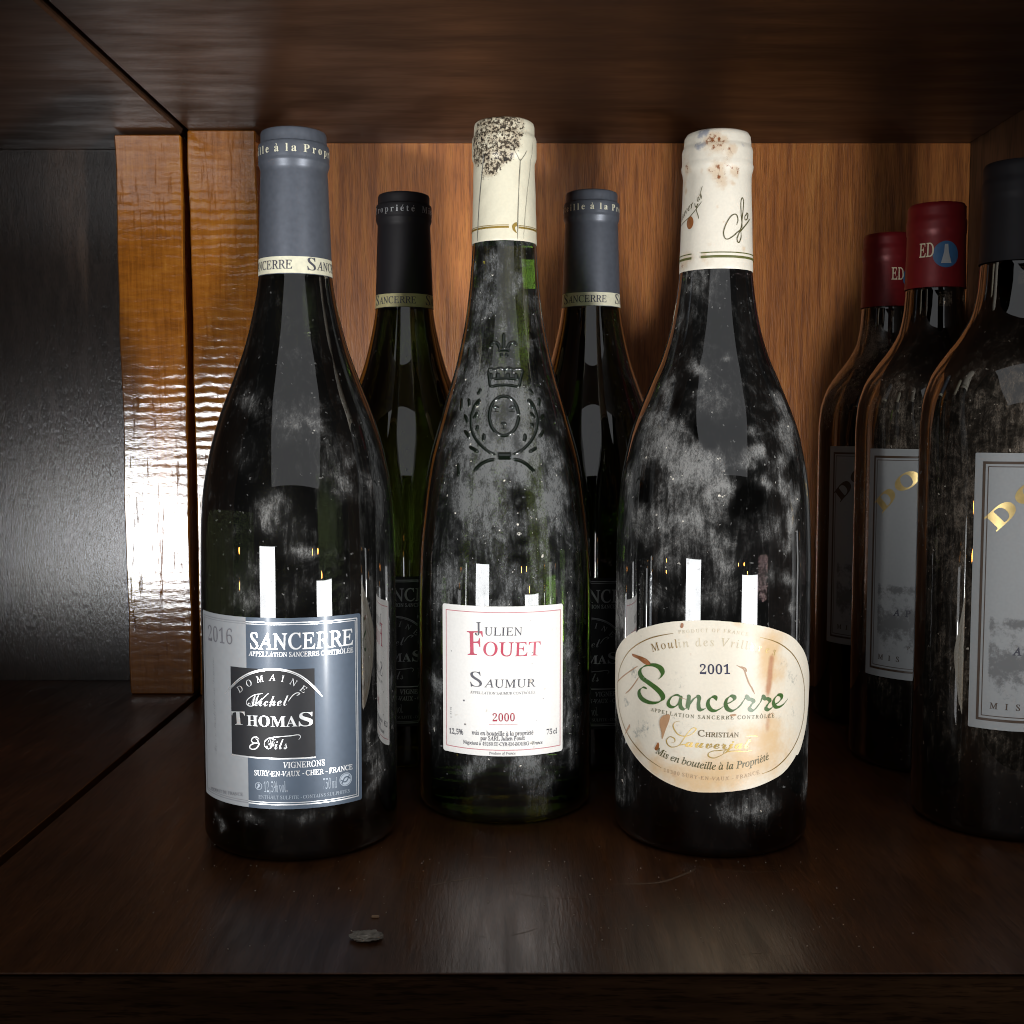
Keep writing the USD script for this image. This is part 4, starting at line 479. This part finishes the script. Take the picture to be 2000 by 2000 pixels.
# middle bottle
t = thing('wine_bottle', 'dusty green bottle with moulded crest and white label, middle of the front row', 'wine bottle', (-3.5, 531.8, 0), 'bottles standing on the shelf')
g, fm = bottle_glass(t, KEY_M, 40.5, 310.5, 257.5, M['glass_m'], DUST_M, 220, .30, .62)
MCAP = dense([(14.55, 256.9), (14.8, 256.8), (14.8, 258), (14.2, 280), (13.9, 292), (14.0, 293), (14.5, 294.6), (14.7, 295.4), (14.65, 300), (14.6, 303), (14.3, 304.2), (13.8, 304.8), (13.7, 305.6), (13.65, 309), (13.3, 310.3), (12.4, 311), (0, 311.2)], .7)
c = capsule(t, MCAP, M['mold'], {'mold': (MC_MOLD, 14.6)}, 200, .45)
mf = cap_fn(MCAP)
for pts, w, m in ((MC_FOLD1, .28, 'fold'), (MC_V, .25, 'fold'), (MC_FOLD2, .5, 'fold_grey'), (MC_FOLD3, .16, 'fold')):
    printed('foil_fold', [stroke(pts, w)], M[m], c, mf, .22, 1.0, Rref=14.6)
W = 14.6 * math.pi
bands = [box(-W + .1, 262.1, 2.1, 262.95), box(6.6, 262.1, W - .1, 262.95), box(-W + .1, 263.25, 2.1, 263.55), box(6.6, 263.25, W - .1, 263.55)]
[printed('gold_line', [q], M['goldline'], c, mf, .2, 1.0, Rref=14.6) for q in bands]; printed('gold_crescent', [Polygon(catmull(MC_CRES + MC_CRES[:1], 5)).buffer(0)], M['goldline'], c, mf, .2, 1.0, Rref=14.6)
R = 40.5; ol = rounded(-29.4, 31.5, 27.9, 97.1, 1.2); p_, f_ = sheet(ol, 1.0)
st = np.zeros(len(p_))
for s, z, r, a in MID_STAIN: st += a * np.exp(-((p_[:, 0] - s) ** 2 + (p_[:, 1] - z) ** 2) / r ** 2)
lab = obj('front_label', wrap(p_, f_, R, .12), M['white'], t, smooth=True, attrs={'stain': np.clip(st + .10, 0, 1)})
printed('label_frame', [frame(-27.4, 34.0, 26.6, 94.6, .32, .05)], M['redline'], lab, R, .18)
write_on(lab, MID_TEXT, R, .24); (a_, b_), (c_, d_) = MID_LINE
printed('printed_rule', [box(a_, b_ - .08, c_, b_ + .08)], M['redline'], lab, R, .2)
printed('stain_speck', [Point(s, z).buffer(r) for s, z, r in MID_SPECKS], M['ink'], lab, R, .26)
def on_glass(pts):
    P, N = [], []
    for th, z in catmull(pts, 6):
        a = math.radians(th); r = float(fm(z)); sl = (float(fm(z + .5)) - float(fm(z - .5))); n = np.array([math.sin(a), -math.cos(a), -sl]); N.append(n / np.linalg.norm(n)); P.append((r * math.sin(a), -r * math.cos(a), z))
    return P, N
def bead(name, line, rad, flatten=.6):
    m_ = tube(*on_glass(line), rad, 10, flatten); obj(name, m_, M['glass_clean'], t, smooth=True)
for l in EM_FLEUR: bead('moulded_lily', l, .85)
for l in EM_CROWN: bead('moulded_crown', l, .72)
for l in EM_OVAL: bead('moulded_medallion', l, .8)
for l in EM_SMALL: bead('moulded_lily', l, .75)
for l in EM_BRANCH: bead('moulded_wreath', l, .72)
for l in EM_ARC: bead('moulded_ribbon', l, .85)
for l in EM_LEAVES: bead('moulded_leaf', [l[0], ((l[0][0] + l[1][0]) / 2 + .6, (l[0][1] + l[1][1]) / 2), l[1]], .85)
for a0, z0 in ((-14.2, 196.3), (-6.5, 196.5), (4.0, 196.5), (13.0, 196.3)): bead('moulded_pearl', [(a0, z0 + 1.6), (a0, z0), (a0, z0 - 1.6)], 1.1, .35)
bead('moulded_knot', [(EM_KNOT[0][0] + (EM_KNOT[1][0] - EM_KNOT[0][0]) * i / 6, (EM_KNOT[0][1] + EM_KNOT[2][1]) / 2) for i in range(7)], 1.8)

# right bottle
t = thing('wine_bottle', 'dusty black bottle with stained oval label dated 2001, right of the front row', 'wine bottle', (86.2, 492.6, 0), 'bottles standing on the shelf')
g, fr_ = bottle_glass(t, KEY_R, 41.3, 295.5, 239.5, M['glass_r'], DUST_R, 220, .17, .85)
RCAP = dense([(15.15, 239.0), (15.4, 238.9), (15.4, 240), (14.9, 255), (14.3, 272), (14.15, 278), (14.3, 279.5), (14.8, 281.2), (14.95, 282.4), (14.7, 283.4), (14.75, 288.6), (14.4, 290), (14.0, 290.6), (13.95, 292), (13.7, 294.3), (12.8, 295.8), (11.5, 296.3), (0, 296.4)], .7)
c = capsule(t, RCAP, M['rust'], {'stain': (RC_STAIN, 15), 'blue': (RC_BLUE, 15)}, 200, .35)
rf = cap_fn(RCAP); W = 15 * math.pi
[printed('green_line', [q], M['greenline'], c, rf, .26, 1.0, Rref=15) for q in (box(-W + .1, 243.3, -13.2, 244.3), box(-8.8, 243.3, W - .1, 244.3), box(-W + .1, 245.3, -13.2, 245.75), box(-8.8, 245.3, W - .1, 245.75))]
printed('signature', [stroke(q, w) for q, w in ((RC_C, .38), (RC_L, .38), (RC_A, .34), (RC_U, .4), (RC_U2, .34), (RC_Y, .36), (RC_T, .3))] + [g_ for s in RC_TXT for g_ in lettering(s[0], s[1], s[2], s[3], s[5])], M['olive'], c, rf, .26, 1.0, Rref=15)
x_, z_ = RC_RUST; k_ = affinity.scale(Point(0, 0).buffer(1.0, quad_segs=10), 2.0, 2.6)
rp_, rf2 = sheet(affinity.translate(k_, x_, z_), .5); obj('rust_spot', wrap(rp_, rf2, rf, .24, 15), M['drip'], c, smooth=True)
R = 41.2; ol = Polygon(RIGHT_OUTLINE).buffer(0).simplify(.02)
ol = Polygon(catmull(list(ol.exterior.coords), 4)).buffer(0); p_, f_ = sheet(ol, .7)
def fld(l):
    o = np.zeros(len(p_))
    for s, z, r, a in l: o += a * np.exp(-((p_[:, 0] - s) ** 2 + (p_[:, 1] - z) ** 2) / r ** 2)
    return np.clip(o, 0, 1.3)
lab = obj('front_label', wrap(p_, f_, R, .12), M['cream_label'], t, smooth=True, attrs={'stain': fld(RIGHT_STAIN), 'dark': fld(RIGHT_DARK), 'grey': fld(RIGHT_GREY)})
[printed('gold_rim', [stroke(q, .45)], M['gold'], lab, R, .2, 1.2) for q in RIGHT_RIM]
printed('script_lettering', [stroke(RIGHT_SCRIPT[0], 2.5, (math.radians(35), .16))] + [stroke(q, 1.75, (math.radians(35), .2)) for q in RIGHT_SCRIPT[1:]], M['green'], lab, R, .24, 1.2)
write_on(lab, RIGHT_TEXT, R, .22)
[printed('gold_flourish', [stroke(q, .55, (math.radians(35), .35))], M['goldfoil'], lab, R, .23, 1.2) for q in RIGHT_SWIRL]
for i, q in enumerate(RIGHT_DRIPS):
    printed('wine_drip', [Polygon(catmull(q + q[:1], 6)).buffer(0)], M['drip'] if i in (0, 2, 3) else M['drip_pale'], lab, R, .27, 1.2)
printed('brown_streak', [stroke(q, .55) for q in RIGHT_STREAKS], M['streak'], lab, R, .25, 1.2)

# two bottles of the back row
dk = (M['black'], M['dim_silver'], M['dim_silver'], M['dim_silver'])
M['dim'] = M['dim_silver']
sancerre('wine_bottle', 'black-capsuled bottle with olive neck band, behind the left and middle bottles', (-57, 616.3, 0), M['glass_b'], M['foil_black'], M['olive_band'], [(30, 150, 40, .12)], 0, dk, (0, 13.5), -18.3, 'dim')
sancerre('wine_bottle', 'blue-grey capsuled bottle with black label, behind the middle and right bottles', (41.5, 610.9, 0), M['glass_b'], M['foil_grey'], M['cream'], [(40, 190, 25, .3), (40, 150, 30, .2)], 0, dk, (19, 3.8), -18.6, 'cream')

# three claret bottles at the right, one behind the other
XCAP = dense([(14.9, 245), (15.1, 244.9), (14.9, 247), (14.35, 268), (14.3, 272), (14.7, 273), (14.7, 279), (14.3, 280), (14.2, 286), (13.4, 287.4), (0, 287.6)], 1.5)
for i, (x, y, lab_, capl) in enumerate(((222.5, 690, 'red-capsuled claret bottle standing farthest back, half hidden behind another red-capsuled one', 1), (218, 600, 'red-capsuled claret bottle with a blue roundel on its capsule and pale framed label', 0), (219, 507, 'claret bottle with capsule blackened for the vignette, nearest the camera at the right edge of the picture', 2))):
    t = thing('claret_bottle', lab_, 'wine bottle', (x, y, 0), 'claret bottles along the right side')
    if i == 2: UsdGeom.Xformable(t).AddRotateZOp().Set(26)
    bottle_glass(t, KEY_X, 38, 287, 245, M['glass_x'], [(-75, 188, 14, .8), (-60, 208, 14, .7), (-50, 228, 14, .7), (-95, 120, 40, .35), (-20, 180, 18, .25)] if i == 0 else [(-60, 195, 16, .3), (-20, 175, 18, .3), (-90, 150, 40, .3), (-50, 120, 60, .3), (-60, 60, 40, .25)], 140)
    c = capsule(t, XCAP, M['foil_black'] if i == 2 else M['foil_red'])  # nearest capsule painted black for the vignette; its own colour is unknown
    xf = cap_fn(XCAP)
    if i < 2:
        printed('capsule_lettering', lettering('rm', 'ED', [(-13.5 + 11 * (i == 0), 260), (-6.0 + 11 * (i == 0), 260)], 7, -.02), M['fade'], c, xf, .1, 1.0, Rref=14.6)
        printed('capsule_roundel', [Point(11 * (i == 0), 261).buffer(6.6)], M['sky_blue'], c, xf, .1, 1.0, Rref=14.6)
        printed('capsule_roundel', [affinity.translate(Polygon([(-2.6, 256.5), (2.6, 256.5), (1.2, 262), (.8, 266), (-.8, 266), (-1.2, 262)]), 11 * (i == 0), 0)], M['claret_label'], c, xf, .16, 1.0, Rref=14.6)
    R = 38; X = 46.
    p_, f_ = sheet(rounded(-X, 48, X, 163.5, .6), 1.6); lb = obj('front_label', wrap(p_, f_, R, .12), M['claret_label'], t, smooth=True, attrs={'grey': np.where(np.abs(p_[:, 0]) < 38, np.exp(-((p_[:, 1] - 76) / 13) ** 2) + .7 * np.exp(-((p_[:, 1] - 93) / 2.5) ** 2), 0)})
    [printed('label_frame', [q], M['claret_frame'], lb, R, .18) for q in (frame(-X + 3.2, 51.5, X - 3.2, 160, 1.1, .2), frame(-X + 5.2, 53.5, X - 5.2, 158, .35, .2))]
    printed('lettering', lettering('bf', 'DOMAINE', [(-37, 131), (-24, 143.5), (-8, 150.5), (8, 150.5), (24, 143.5), (37, 131)], 7.5, -.02), M['gold2'] if i else M['claret_frame'], lb, R, .18, 1.2)
    printed('lettering', lettering('sp', 'APPELLATION', [(-29.5, 80), (29.5, 80)], 3.2, -.04), M['ink'], lb, R, .18, 1.2)
    printed('lettering', lettering('sp', 'PROPRIETAIRE', [(-22, 63.5), (22, 63.5)], 1.6, -.03) + lettering('sp', 'MIS EN BOUTEILLE', [(-37.5, 56.8), (37.5, 56.8)], 2.6, -.02), M['claret_frame'], lb, R, .18, 1.2)
